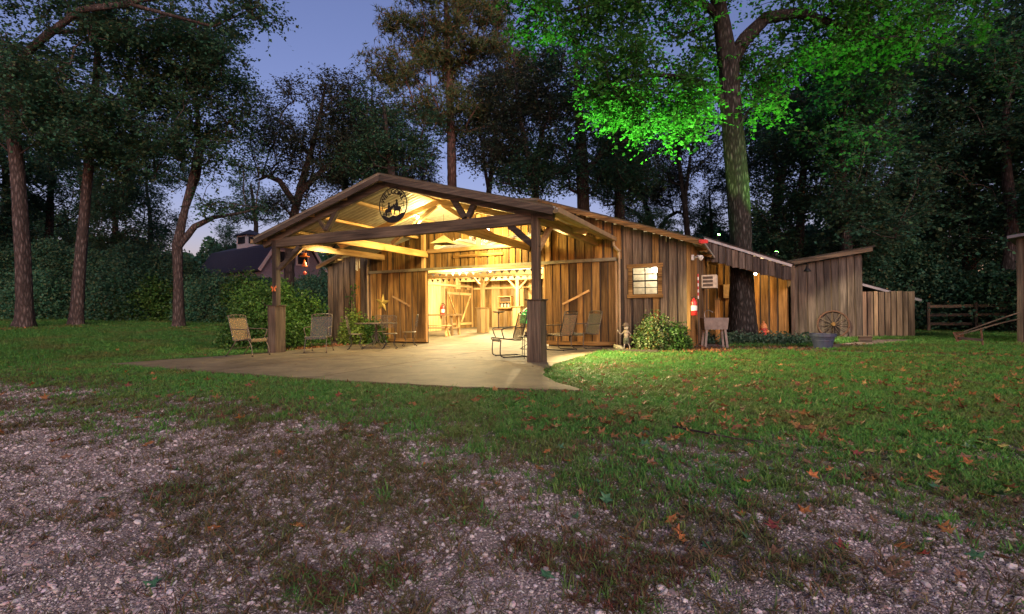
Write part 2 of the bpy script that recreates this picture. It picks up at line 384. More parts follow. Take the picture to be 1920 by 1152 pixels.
def blocked(x, y):
    return in_poly(x, y, SLAB) | ((x > -10.5) & (x < 2.4) & (y > 4.4) & (y < 16)) | ((x > 2.3) & (x < 5.1) & (y > 9.5) & (y < 16)) | ((x > 5.1) & (x < 7.35) & (y > 11.3) & (y < 13.4))
def micro(x, y):
    return .03*(fbm(x, y, .5, 21)-.5)+.022*(fbm(x, y, 4., 31)-.5)
def gz(x, y): return terrain(x, y)-.045+micro(x, y)

def axis(c, fine, n, far, grow):
    a = [0.]; s = fine
    for i in range(n): a.append(a[-1]+s)
    while a[-1] < far: s *= grow; a.append(a[-1]+s)
    a = np.array(a); return np.concatenate([c-a[:0:-1], c+a])
gx = axis(1.5, .085, 95, 420, 1.11); gy = axis(-4.5, .085, 75, 420, 1.11)
GX, GY = np.meshgrid(gx, gy); nx, ny = len(gx), len(gy)
GZ = gz(GX, GY)
sink = blocked(GX, GY); GZ = np.where(sink, np.minimum(GZ, -.12), GZ)
V = np.stack([GX.ravel(), GY.ravel(), GZ.ravel()], 1)
ii = np.arange(ny*nx).reshape(ny, nx); Q = np.stack([ii[:-1, :-1], ii[:-1, 1:], ii[1:, 1:], ii[1:, :-1]], -1).reshape(-1, 4)
m, N, L, B = nmat('ground')
at = nd(N, 'ShaderNodeAttribute', attribute_name='grass'); ap = nd(N, 'ShaderNodeAttribute', attribute_name='path')
g = nd(N, 'ShaderNodeNewGeometry')
v1 = nd(N, 'ShaderNodeTexVoronoi'); v1.inputs['Scale'].default_value = 46; v2 = nd(N, 'ShaderNodeTexVoronoi'); v2.inputs['Scale'].default_value = 120
n1 = nd(N, 'ShaderNodeTexNoise'); n1.inputs['Scale'].default_value = 2.2; n1.inputs['Detail'].default_value = 10; n1.inputs['Roughness'].default_value = .7
n2 = nd(N, 'ShaderNodeTexNoise'); n2.inputs['Scale'].default_value = 30; n2.inputs['Detail'].default_value = 6
for q in (v1, v2, n1, n2): L.new(g.outputs['Position'], q.inputs['Vector'])
cg = ramp(N, [(0., (.15, .112, .1)), (.45, (.29, .225, .205)), (1., (.46, .375, .35))]); L.new(v2.outputs['Color'], cg.inputs[0])
cd1 = ramp(N, [(.25, (.45, .42, .42)), (.6, (1.05, 1, 1))]); L.new(n1.outputs['Fac'], cd1.inputs[0])
mg = nd(N, 'ShaderNodeMix', data_type='RGBA', blend_type='MULTIPLY'); mg.inputs[0].default_value = .8; L.new(cg.outputs[0], mg.inputs[6]); L.new(cd1.outputs[0], mg.inputs[7])
cs = ramp(N, [(.3, (.03, .05, .02)), (.5, (.06, .09, .035)), (.7, (.10, .09, .045))]); L.new(n2.outputs['Fac'], cs.inputs[0])
cp = ramp(N, [(.3, (.10, .07, .055)), (.6, (.2, .15, .125)), (.8, (.28, .2, .17))]); L.new(n2.outputs['Fac'], cp.inputs[0])
x1 = nd(N, 'ShaderNodeMix', data_type='RGBA'); L.new(at.outputs['Fac'], x1.inputs[0]); L.new(mg.outputs[2], x1.inputs[6]); L.new(cs.outputs[0], x1.inputs[7])
x2 = nd(N, 'ShaderNodeMix', data_type='RGBA'); L.new(ap.outputs['Fac'], x2.inputs[0]); L.new(x1.outputs[2], x2.inputs[6]); L.new(cp.outputs[0], x2.inputs[7])
L.new(x2.outputs[2], B.inputs['Base Color']); B.inputs['Roughness'].default_value = .95; B.inputs['Specular IOR Level'].default_value = .2
mh = nd(N, 'ShaderNodeMath', operation='ADD'); L.new(v1.outputs['Distance'], mh.inputs[0]); L.new(v2.outputs['Distance'], mh.inputs[1])
bm_ = nd(N, 'ShaderNodeBump'); bm_.inputs['Strength'].default_value = .8; bm_.inputs['Distance'].default_value = .012; bm_.invert = True; L.new(mh.outputs[0], bm_.inputs['Height']); L.new(bm_.outputs[0], B.inputs['Normal'])
gm = np_mesh('ground', V, Q, MAT['ground'], True)
for nm, arr in (('grass', grass_mask(GX, GY)), ('path', path_mask(GX, GY))):
    a = gm.attributes.new(nm, 'FLOAT', 'POINT'); a.data.foreach_set('value', np.ascontiguousarray(arr.ravel(), np.float32))
tag(link('ground', gm), kind='structure')

# ---------------------------------------------------------------- concrete: patio in panels with joints, barn floor
patio = MB().prism(SLAB, -.14, 'z', -.014).build('patio', MAT['mulch']); tag(patio, kind='structure')
def clip_poly(P, ax, lim, keep_less):
    out = []
    for i in range(len(P)):
        a, b = P[i-1], P[i]; ia = (a[ax] <= lim) == keep_less; ib = (b[ax] <= lim) == keep_less
        if ia != ib:
            t = (lim-a[ax])/(b[ax]-a[ax]); out.append((a[0]+t*(b[0]-a[0]), a[1]+t*(b[1]-a[1])))
        if ib: out.append(b)
    return out
JY = [-9, -.12, 2.2, 9]; JX = [-12, -5.2, -2.6, 9]
for j in range(3):
    for i in range(3):
        P = clip_poly(clip_poly(clip_poly(clip_poly(SLAB, 1, JY[j]+.012, False), 1, JY[j+1]-.012, True), 0, JX[i]+.012, False), 0, JX[i+1]-.012, True)
        if len(P) > 2: MB().prism(P, -.013, 'z', 0.0).build('slab_panel', MAT['concrete'], patio)
FL = MB(); FL.add([(-10.35, 4.4, -.004), (2.3, 4.4, -.004), (2.3, 16, .2), (-10.35, 16, .2), (-10.35, 4.4, -.2), (2.3, 4.4, -.2), (2.3, 16, -.2), (-10.35, 16, -.2)],
       [(0, 1, 2, 3), (0, 4, 5, 1), (1, 5, 6, 2), (2, 6, 7, 3), (3, 7, 4, 0)])
tag(FL.build('floor', MAT['concrete']), kind='structure')
def flz(y): return -.004+.204*(y-4.4)/11.6

# ---------------------------------------------------------------- scatter: one countless object = template faces + points instanced on by geometry nodes
def scatter(name, templates, P, S, ROT, mat, label, cat):
    V = []; Fc = []; tid = []
    for k, (tv, tf) in enumerate(templates):
        b = len(V); V += [tuple(v) for v in tv]; Fc += [tuple(i+b for i in f) for f in tf]; tid += [k]*len(tv)
    nt_ = len(V); n = len(P)
    allV = np.vstack([np.array(V), P]).astype(np.float32)
    me = bpy.data.meshes.new(name); me.from_pydata([tuple(v) for v in V], [], Fc)
    me.vertices.add(n); me.vertices.foreach_set('co', allV.ravel()); me.materials.append(mat)
    def attr(nm, ty, arr, key='value'):
        a = me.attributes.new(nm, ty, 'POINT'); a.data.foreach_set(key, np.ascontiguousarray(arr).ravel())
    attr('tmpl', 'BOOLEAN', np.r_[np.ones(nt_, bool), np.zeros(n, bool)])
    attr('tid', 'INT', np.r_[np.array(tid, np.int32), rng.integers(0, len(templates), n).astype(np.int32)])
    attr('sc', 'FLOAT', np.r_[np.ones(nt_), S].astype(np.float32))
    attr('rot', 'FLOAT_VECTOR', np.vstack([np.zeros((nt_, 3)), ROT]).astype(np.float32), 'vector')
    o = link(name, me); tag(o, label, cat, kind='stuff')
    ng = bpy.data.node_groups.new(name, 'GeometryNodeTree')
    ng.interface.new_socket('Geometry', in_out='INPUT', socket_type='NodeSocketGeometry'); ng.interface.new_socket('Geometry', in_out='OUTPUT', socket_type='NodeSocketGeometry')
    N_, L_ = ng.nodes, ng.links
    gi = N_.new('NodeGroupInput'); go = N_.new('NodeGroupOutput')
    def na(nm, ty):
        q = N_.new('GeometryNodeInputNamedAttribute'); q.data_type = ty; q.inputs[0].default_value = nm; return [s for s in q.outputs if s.enabled and s.name == 'Attribute'][0]
    sp = N_.new('GeometryNodeSeparateGeometry'); sp.domain = 'POINT'
    L_.new(gi.outputs[0], sp.inputs[0]); L_.new(na('tmpl', 'BOOLEAN'), sp.inputs[1])
    st = N_.new('GeometryNodeSplitToInstances'); st.domain = 'POINT'
    L_.new(sp.outputs[0], st.inputs[0]); L_.new(na('tid', 'INT'), st.inputs['Group ID'])
    ip = N_.new('GeometryNodeInstanceOnPoints')
    L_.new(sp.outputs[1], ip.inputs['Points']); L_.new(st.outputs[0], ip.inputs['Instance']); ip.inputs['Pick Instance'].default_value = True
    L_.new(na('tid', 'INT'), ip.inputs['Instance Index'])
    er = N_.new('FunctionNodeEulerToRotation'); L_.new(na('rot', 'FLOAT_VECTOR'), er.inputs[0]); L_.new(er.outputs[0], ip.inputs['Rotation'])
    L_.new(na('sc', 'FLOAT'), ip.inputs['Scale']); L_.new(ip.outputs[0], go.inputs[0])
    md = o.modifiers.new('scatter', 'NODES'); md.node_group = ng
    return o
def ground_pts(n, dmin, dmax, power=1.0, half=1.25):
    """points on the ground in the sector the place is seen from, denser near by"""
    u = rng.random(n); D = (dmin**power+u*(dmax**power-dmin**power))**(1/power); X = (rng.random(n)*2-1)*(D*half+.8)
    x = CAM[0]+X*RIGHT[0]+D*FWD[0]; y = CAM[1]+X*RIGHT[1]+D*FWD[1]; return x, y, D
def tuft(seed, nb, h, spread, w):
    r = random.Random(seed); V = []; Fc = []
    for i in range(nb):
        a = r.uniform(0, 6.28); q = r.uniform(0, spread*.5); bx, by = q*math.cos(r.uniform(0, 6.28)), q*math.sin(r.uniform(0, 6.28))
        hh = h*r.uniform(.5, 1.15); le = spread*r.uniform(.3, 1.1); ca, sa = math.cos(a), math.sin(a); ww = w*r.uniform(.7, 1.2)
        b = len(V)
        V += [(bx-sa*ww, by+ca*ww, 0), (bx+sa*ww, by-ca*ww, 0), (bx+ca*le*.45-sa*ww*.8, by+sa*le*.45+ca*ww*.8, hh*.7), (bx+ca*le*.45+sa*ww*.8, by+sa*le*.45-ca*ww*.8, hh*.7), (bx+ca*le, by+sa*le, hh*r.uniform(.75, 1.05))]
        Fc += [(b, b+1, b+3, b+2), (b+2, b+3, b+4)]
    return V, Fc
def up_rot(n, tilt=.15):
    return np.stack([rng.normal(0, tilt, n), rng.normal(0, tilt, n), rng.random(n)*6.283], 1)
# lawn
x, y, D = ground_pts(330000, 1.6, 34, .9)
keep = (rng.random(len(x)) < grass_mask(x, y)**1.4*np.clip(.35+1.1*fbm(x, y, 1.7, 44), 0, 1)) & ~blocked(x, y)
x, y, D = x[keep], y[keep], D[keep]; n = len(x)
scatter('lawn_grass', [tuft(k, 9, .05, .07, .0035) for k in range(5)], np.stack([x, y, gz(x, y)-.004], 1), (.7+.75*rng.random(n))*np.clip(.62+D*.055, .7, 2.2), up_rot(n), MAT['grass'], 'short green mown grass covering the lawn', 'grass')
# thin dry grass creeping into the gravel
x, y, D = ground_pts(240000, 1.45, 14, .7)
gm_ = grass_mask(x, y); pn = smooth(.44, .66, fbm(x, y, 1.15, 61)*.65+fbm(x, y, 5., 71)*.35)
keep = (rng.random(len(x)) < np.clip(pn*(.5-gm_*.25)*(.25+1.5*(fbm(x, y, 9., 77)-.25))+.07, 0, 1)*(.45+.55*smooth(-3.5, .5, gdist(x, y)))) & ~blocked(x, y)
x, y, D = x[keep], y[keep], D[keep]; n = len(x)
scatter('dry_grass', [tuft(50+k, 8, .035, .085, .003) for k in range(4)], np.stack([x, y, gz(x, y)-.003], 1), (.6+.7*rng.random(n))*np.clip(.75+D*.05, .8, 1.5), up_rot(n, .25), MAT['grass_dry'], 'thin brownish grass creeping over the gravel drive', 'grass')
# gravel
def pebble(seed):
    r = random.Random(seed); t = (1+5**.5)/2
    V = [Vector(v).normalized() for v in ((-1, t, 0), (1, t, 0), (-1, -t, 0), (1, -t, 0), (0, -1, t), (0, 1, t), (0, -1, -t), (0, 1, -t), (t, 0, -1), (t, 0, 1), (-t, 0, -1), (-t, 0, 1))]
    sx, sy, sz = r.uniform(.8, 1.4), r.uniform(.6, 1), r.uniform(.4, .65)
    V = [(v.x*sx*r.uniform(.85, 1.15), v.y*sy*r.uniform(.85, 1.15), v.z*sz*r.uniform(.85, 1.15)) for v in V]
    return V, [(0, 11, 5), (0, 5, 1), (0, 1, 7), (0, 7, 10), (0, 10, 11), (1, 5, 9), (5, 11, 4), (11, 10, 2), (10, 7, 6), (7, 1, 8), (3, 9, 4), (3, 4, 2), (3, 2, 6), (3, 6, 8), (3, 8, 9), (4, 9, 5), (2, 4, 11), (6, 2, 10), (8, 6, 7), (9, 8, 1)]
m, N, L, B = nmat('gravel')
oi = nd(N, 'ShaderNodeObjectInfo'); c = ramp(N, [(0, (.18, .135, .122)), (.35, (.36, .285, .265)), (.75, (.49, .4, .385)), (1, (.66, .58, .57))]); L.new(oi.outputs['Random'], c.inputs[0])
nn = nd(N, 'ShaderNodeTexNoise'); nn.inputs['Scale'].default_value = 90; g = nd(N, 'ShaderNodeNewGeometry'); L.new(g.outputs['Position'], nn.inputs['Vector'])
mx = nd(N, 'ShaderNodeMix', data_type='RGBA', blend_type='OVERLAY'); mx.inputs[0].default_value = .35; L.new(c.outputs[0], mx.inputs[6]); L.new(nn.outputs['Color'], mx.inputs[7]); L.new(mx.outputs[2], B.inputs['Base Color']); B.inputs['Roughness'].default_value = .9
x, y, D = ground_pts(480000, 1.4, 10, .4)
keep = (rng.random(len(x)) < (1-.85*grass_mask(x, y))*(.3+.7*fbm(x, y, 1.6, 81))) & ~blocked(x, y)
x, y, D = x[keep], y[keep], D[keep]; n = len(x)
S = .0028*np.exp(rng.normal(0, .55, n)); S = np.minimum(np.where(rng.random(n) < .02, S*2.8, S)*np.clip(.8+D*.12, 1, 1.8), np.where(grass_mask(x, y) > .35, .008, .019))
scatter('gravel', [pebble(k) for k in range(6)], np.stack([x, y, gz(x, y)+S*.25], 1), S, np.stack([rng.normal(0, .35, n), rng.normal(0, .35, n), rng.random(n)*6.28], 1), MAT['gravel'], 'pale pinkish gravel strewn over the drive', 'gravel')
# ---------------------------------------------------------------- boards
BM = {}
def board_mesh(mat, v):
    k = (mat, v)
    if k not in BM:
        r = random.Random(v*13+5); n = 4; V = []; Fc = []
        for i in range(n+1):
            z = i/n; a = r.uniform(-.035, .035); b = r.uniform(-.035, .035); c = r.uniform(-.12, .12)
            dz = r.uniform(-.004, .004) if i in (0, n) else 0
            V += [(-.5+a, -.5+c, z+dz), (.5+b, -.5+c, z-dz), (.5+b, .5+c, z-dz), (-.5+a, .5+c, z+dz)]
        for i in range(n):
            for j in range(4): q = (j+1) % 4; Fc.append((i*4+j, i*4+q, i*4+4+q, i*4+4+j))
        Fc += [(3, 2, 1, 0), tuple(n*4+j for j in range(4))]
        BM[k] = new_mesh('board', V, Fc, MAT[mat])
    return BM[k]
def board(parent, x, y, z0, z1, w, t, mat, rz=0., name='board', tilt=0.):
    return link(name, board_mesh(mat, random.randrange(6)), parent, (x, y, z0), (0, tilt, rz), (w, t, z1-z0))
def run_boards(x0, x1, wmin=.15, wmax=.26):
    out = []; x = x0
    while x < x1-.04:
        w = random.uniform(wmin, wmax)
        if x+w > x1-.08: w = x1-x
        out.append((x+w/2, w)); x += w
    return out
def run_bb(x0, x1, wmin=.16, wmax=.25, gap=(.035, .07)):
    """proud boards with narrow recessed boards between: (centre, width, recessed)"""
    out = []; x = x0
    while x < x1-.05:
        w = random.uniform(wmin, wmax)
        if x+w > x1-.12: w = x1-x
        out.append((x+w/2, w, 0)); x += w
        if x < x1-.15: g_ = random.uniform(*gap); out.append((x+g_/2, g_+.02, 1)); x += g_
    return out
def beam(parent, name, a, b, w, h, mat, up=(0, 0, 1)):
    """sawn timber: chamfered corners, slightly wavy along its length"""
    a, b = Vector(a), Vector(b); d = (b-a); L_ = d.length; d = d.normalized(); u = Vector(up); sd_ = d.cross(u).normalized(); u = sd_.cross(d).normalized()
    n = 2 if L_ < .8 else 4; c = min(w, h)*.1; q = MB(); V = []; Fc = []; r = random.Random(int(L_*1000)+len(name)); k = .006 if L_ > .8 else .002
    sec = [(-w/2+c, -h/2), (w/2-c, -h/2), (w/2, -h/2+c), (w/2, h/2-c), (w/2-c, h/2), (-w/2+c, h/2), (-w/2, h/2-c), (-w/2, -h/2+c)]
    for i in range(n+1):
        o = a+(b-a)*i/n; e1 = r.uniform(-k, k) if 0 < i < n else 0; e2 = r.uniform(-k, k) if 0 < i < n else 0; g = 1+r.uniform(-.02, .02)
        V += [o+sd_*(x*g+e1)+u*(z*g+e2) for x, z in sec]
    for i in range(n):
        for j in range(8): Fc.append((i*8+j, i*8+(j+1) % 8, i*8+8+(j+1) % 8, i*8+8+j))
    Fc += [tuple(reversed(range(8))), tuple(n*8+j for j in range(8))]
    return q.add(V, Fc).build(name, MAT[mat], parent)

XC, YW = -3.975, 4.44
barn = thing('barn', 'weathered board barn with a lit open gabled porch and sliding doors', 'barn', (0, 0, 0))
def rz_main(x):
    d_ = abs(x-XC); return 5.0-.336*d_ if d_ > 2.2 else 4.261+.1*(2.2-d_)
# front wall
for x, w, rc in run_bb(-10.4, 2.33):
    top = rz_main(abs(x-XC)+w/2+XC)-.05; yy = YW-.03+.03*rc-random.uniform(0, .006); g_ = w-.004
    mat = random.choice(('grey_z', 'brown_z', 'grey_z')) if (x < -8.3 or x > .5) else 'brown_z'
    if rc: mat = 'timber_z' if random.random() < .7 else mat
    if -8.3 < x < .5:
        if -5.7 < x < -1.95:
            board(barn, x, yy, 2.46, 2.99, g_, .022, mat); board(barn, x, yy, 3.36+random.uniform(-.06, .1), top, g_, .022, mat)
        else: board(barn, x, yy, 2.46, top, g_, .022, mat)
    elif .76 < x < 1.62:
        board(barn, x, yy, .03, 1.40, g_, .022, mat); board(barn, x, yy, 2.26, top, g_, .022, mat)
    else: board(barn, x, yy, .03, top, g_, .022, mat, tilt=random.uniform(-.003, .003))
lin = MB()
for x0, x1, z0, z1 in ((-10.38, -5.98, 0, 2.9), (-1.66, .80, 0, 2.9), (1.57, 2.3, 0, 2.85), (.80, 1.57, 0, 1.42), (.80, 1.57, 2.24, 2.9), (-5.98, -1.66, 2.47, 3.0), (-8.6, -5.72, 2.9, 3.35), (-1.92, .6, 2.9, 3.35), (-7.3, -.65, 3.45, 3.75)):
    lin.box(x0, x1, YW+.025, YW+.06, z0, z1)
lin.prism([(-7.3, 3.75), (-.65, 3.75), (XC+2.2, 4.15), (XC, 4.35), (XC-2.2, 4.15)], .03, 'y', YW+.027)
lin.build('gap_backing', MAT['timber_z'], barn)  # backing added behind the boards to stop light leaking through the gaps
beam(barn, 'header_beam', (-5.9, YW-.06, 3.05), (-1.75, YW-.06, 3.05), .12, .13, 'pine_x')
beam(barn, 'lintel_board', (-4.9, YW-.06, 2.83), (-3.1, YW-.06, 2.83), .05, .09, 'brown_x')
for x in (-6.05, -1.6): beam(barn, 'king_post', (x, YW-.08, 2.5), (x, YW-.08, 3.75), .14, .12, 'pine_z', (0, 1, 0))
for x in (-3.95,): beam(barn, 'gable_stud', (x, YW-.07, 3.11), (x, YW-.07, 4.1), .12, .1, 'pine_z', (0, 1, 0))
beam(barn, 'corner_trim', (2.33, YW-.01, 0), (2.33, YW-.01, 2.8), .1, .1, 'brown_z', (0, 1, 0))
# side walls, back wall and wing walls
for y, w in run_boards(YW+.05, 11.5): board(barn, 2.35, y, 0, 2.86, w-.006, .022, random.choice(('grey_z', 'brown_z')), rz=math.pi/2)
for y, w in run_boards(YW+.05, 15, .2, .3): board(barn, -10.3, y, flz(y)-.02, 3.0, w-.006, .022, random.choice(('pine_z', 'brown_z', 'pine_z')), rz=math.pi/2)
MB().box(-10.40, -10.34, YW+.05, 16, 0, 2.86).build('outer_wall', MAT['grey_z'], barn)
MB().box(2.24, 2.3, YW+.05, 16, 0, 2.86).build('outer_wall', MAT['pine_z'], barn)
for x, w in run_boards(-10.25, 2.25, .2, .3): board(barn, x, 15, .1, 4.3-.3*abs(x-XC)+.6, w-.006, .022, random.choice(('pine_z', 'pine_z', 'brown_z')))
# corrugated sheets
CS = {}
def corr_mesh(length, wid, mat, period=.16, amp=.028):
    k = (round(length, 2), round(wid, 2), mat)
    if k not in CS:
        n = int(round(wid/period)); seg = n*10; ys = np.linspace(0, wid, seg+1); zs = amp*np.cos(2*np.pi*ys/period)
        V = np.concatenate([np.stack([np.zeros(seg+1), ys, zs], 1), np.stack([np.full(seg+1, length), ys, zs], 1)])
        i = np.arange(seg); Q_ = np.stack([i, i+seg+1, i+seg+2, i+1], 1); CS[k] = np_mesh('roof_sheet', V, Q_, MAT[mat], True)
    return CS[k]
def roof_plane(parent, xa, za, xb, zb, y0, y1, mat, wid=.96):
    """sheets from ridge (xa,za) down to eave (xb,zb)"""
    Lh = math.hypot(xb-xa, zb-za); ang = math.atan2(zb-za, abs(xb-xa)); n = int(round((y1-y0)/(wid-.16))); st = (y1-y0)/n
    for i in range(n):
        me = corr_mesh(Lh, wid, mat)
        if xb > xa: link('roof_sheet', me, parent, (xa, y0+i*st, za+.002*(i % 2)), (0, -ang, 0))
        else: link('roof_sheet', me, parent, (xa, y0+i*st+wid, za+.002*(i % 2)), (0, -ang, math.pi))
# main roof
EX = 6.68
for s in (-1, 1):
    roof_plane(barn, XC+s*2.15, 5.03-.336*2.15, XC+s*EX, 5.03-.336*EX, 4.08, 16.1, 'tin_under'); roof_plane(barn, XC, 4.53, XC+s*2.22, 4.31, 4.08, 16.1, 'tin_under')
    beam(barn, 'rake_board', (XC+s*2.15, 4.10, 4.955-.336*2.15), (XC+s*EX, 4.10, 4.955-.336*EX), .03, .12, 'brown_x')
    for q in (.3, 1.7, 3.1, 4.5, 5.9):
        beam(barn, 'purlin', (XC+s*q, 4.15, rz_main(XC+q)-.045), (XC+s*q, 15.9, rz_main(XC+q)-.045), .06, .1, 'pine_y')
    for y in (7.4, 10.4, 13.4): beam(barn, 'rafter', (XC, y, 4.28), (XC+s*2.2, y, 4.06), .09, .14, 'pine_x'); beam(barn, 'rafter', (XC+s*2.2, y, 4.83-.336*2.2), (XC+s*6.2, y, 4.83-.336*6.2), .09, .14, 'pine_x')
for y in (7.4, 10.4, 13.4):
    beam(barn, 'tie_beam', (-10.25, y, 2.72), (2.2, y, 2.72), .12, .2, 'pine_x')
    for s in (-1, 1): beam(barn, 'strut', (XC+s*.3, y, 2.82), (XC+s*1.9, y, 3.98), .09, .1, 'pine_x')
beam(barn, 'wall_rail', (-10.2, 14.93, 2.32), (2.2, 14.93, 2.32), .06, .1, 'pine_x'); beam(barn, 'wall_rail', (-10.24, 5, 2.42), (-10.24, 14.8, 2.42), .06, .1, 'pine_y')
for a, b in (((-9.8, 6.2, 2.95), (1.8, 9.2, 3.1)), ((-9.9, 9.2, 2.9), (-3, 13.2, 3.05))): MB().tube([a, b], .06, 8).build('duct_pipe', MAT['white_paint'], barn)
# sliding doors and track
tr = MB().box(-8.36, .44, YW-.17, YW-.11, 2.41, 2.50).build('door_track', MAT['track'], barn)
def sliding_door(x0, x1, bar):
    d = MB()
    for z in (.35, 1.25, 2.15): d.box(x0+.02, x1-.02, YW-.085, YW-.06, z-.08, z+.08)
    o = d.build('sliding_door', MAT['brown_x'], barn)
    for x, w, rc in run_bb(x0, x1, .17, .24, (.025, .05)):
        board(o, x, YW-.115+.025*rc, .05, 2.405, w-.004, .022, 'timber_z' if rc else 'brown_z')
    beam(o, 'edge_board', (x0-.015, YW-.09, .05), (x0-.015, YW-.09, 2.4), .07, .03, 'pine_z', (0, 1, 0)); beam(o, 'edge_board', (x1+.015, YW-.09, .05), (x1+.015, YW-.09, 2.4), .07, .03, 'pine_z', (0, 1, 0))
    beam(o, 'sill_board', (x0, YW-.14, .1), (x1, YW-.14, .1), .02, .11, 'brown_x')
    a, b = (onY(*bar[0], YW-.15), onY(*bar[1], YW-.15)); beam(o, 'handle_bar', a, b, .035, .06, 'pine_x')
    return o
sliding_door(-8.26, -5.97, ((736, 556), (768, 574)))
sliding_door(-1.70, .40, ((1055, 571), (1105, 545)))
# window: two sashes of four panes
wf = MB()
x0, x1, z0, z1 = .86, 1.54, 1.46, 2.19
for a in ((x0-.11, x0, z0-.09, z1+.09), (x1, x1+.11, z0-.09, z1+.09)): wf.box(a[0], a[1], YW-.07, YW-.03, a[2], a[3])
wf.box(x0-.14, x1+.14, YW-.085, YW-.025, z1+.002, z1+.1); wf.box(x0-.14, x1+.14, YW-.09, YW-.025, z0-.1, z0-.002)
win = wf.build('window', MAT['brown_x'], barn)
for fr in ((x0+.03, x1-.03),):
    s = MB()
    for x in (x0+.012, (x0+x1)/2, x1-.012): s.box(x-.012, x+.012, YW-.05, YW-.02, z0, z1)
    for z in np.linspace(z0, z1, 5): s.box(x0, x1, YW-.052, YW-.018, z-(.02 if abs(z-(z0+z1)/2) < .01 else .01), z+(.02 if abs(z-(z0+z1)/2) < .01 else .01))
    s.build('sash_bars', MAT['black_metal'], win)
for i in range(2):
    for j in range(4):
        a = x0+.012+i*(x1-x0)/2; b = a+(x1-x0)/2-.024; zz = z0+.01+j*(z1-z0)/4
        MB().box(a, b, YW-.037, YW-.033, zz, zz+(z1-z0)/4-.02).build('pane', MAT['pane'], win)
MB().box(.5, 1.95, YW+1.3, YW+1.34, .8, 2.85).build('partition', MAT['cream'], barn)

# ---- porch
XL, XR = -7.78, -.17
def rz_p(x): return 4.25-.277*abs(x-XC)
for x, mp_ in ((XL, 'grey_z'), (XR, 'timber_z')):  # left pedestal in paler wood: porch light put into its colour
    p = beam(barn, 'porch_post', (x, 0, 1.2), (x, 0, 3.02), .16, .16, 'timber_z', (0, 1, 0))
    for s in (-1, 1):
        board(p, x, s*.15, 0, 1.25, .30, .024, mp_, name='pedestal_board'); board(p, x+s*.138, 0, 0, 1.25, .28, .024, mp_, rz=math.pi/2, name='pedestal_board')
    MB().box(x-.185, x+.185, -.185, .185, 1.252, 1.275).build('pedestal_cap', MAT['timber_x'], p)
beam(barn, 'front_beam', (XL+.08, 0, 2.945), (XR-.08, 0, 2.945), .13, .25, 'timber_x')
for s in (-1, 1):
    e = XC+s*4.22
    beam(barn, 'front_rafter', (XC, -.02, rz_p(XC)-.14), (e, -.02, rz_p(e)-.14), .11, .2, 'timber_x')
    beam(barn, 'rake_board', (XC, -.29, rz_p(XC)-.075), (XC+s*4.3, -.29, rz_p(XC+4.3)-.075), .03, .13, 'timber_x')
    for y in (2.2,):
        beam(barn, 'rafter', (XC, y, rz_p(XC)-.15), (e, y, rz_p(e)-.15), .09, .16, 'pine_x')
    roof_plane(barn, XC, 4.265, XC+s*4.3, 4.265-.277*4.3, -.32, YW-.03, 'tin_under')
    for q in (.12, 1.25, 2.35, 3.4, 4.1):
        beam(barn, 'purlin', (XC+s*q, -.25, rz_p(XC+q)-.055), (XC+s*q, YW-.06, rz_p(XC+q)-.055), .13, .07, 'pine_y')
    beam(barn, 'plate_beam', ((XL, XR)[s > 0], .09, 2.96), ((XL, XR)[s > 0], YW-.05, 2.96), .12, .2, 'pine_y')
    gx_ = XC+s*4.36; gt = MB()
    for pr in ((-.06, -.055, 2.955, 3.06), (.055, .06, 2.955, 3.06), (-.055, .055, 2.95, 2.956)): gt.box(gx_+pr[0], gx_+pr[1], -.3, YW-.1, pr[2], pr[3])
    gt.build('gutter', MAT['gutter'], barn)
    dx = gx_; wx = gx_+s*.12
    MB().tube(spline([(dx, YW-.2, 2.96), (dx, YW-.17, 2.82), (wx, YW-.1, 2.66), (wx, YW-.085, 2.5), (wx, YW-.085, .15), (wx+s*.05, YW-.18, .06)], 5), .042, 8).build('downspout', MAT['gutter'], barn, sm=True)
for x in (-5.95, -2.25): beam(barn, 'joist', (x, .08, 2.96), (x, YW-.05, 2.96), .1, .2, 'pine_y')
def strut(a, b, nm='strut', mat='timber_x', w=.09, h=.1, y=0.): beam(barn, nm, onY(*a, y), onY(*b, y), w, h, mat, (0, 1, 0))
strut((611, 432), (595, 405)); strut((613, 432), (637, 386), h=.12, w=.12); strut((872, 409), (843, 362), w=.12, h=.12); strut((878, 408), (893, 376), w=.12, h=.12)
strut((524, 505), (563, 462), 'knee_brace', w=.12); strut((1009, 467), (956, 424), 'knee_brace', w=.13)
for x, s in ((XL, 1), (XR, 1)): beam(barn, 'knee_brace', (x, .05, 2.25), (x, .85, 2.9), .1, .11, 'pine_y')
for s in (-1, 1): beam(barn, 'truss_web', (XC+s*.1, 2.2, 4.0), (XC+s*1.65, 2.2, 3.05), .08, .12, 'pine_x')
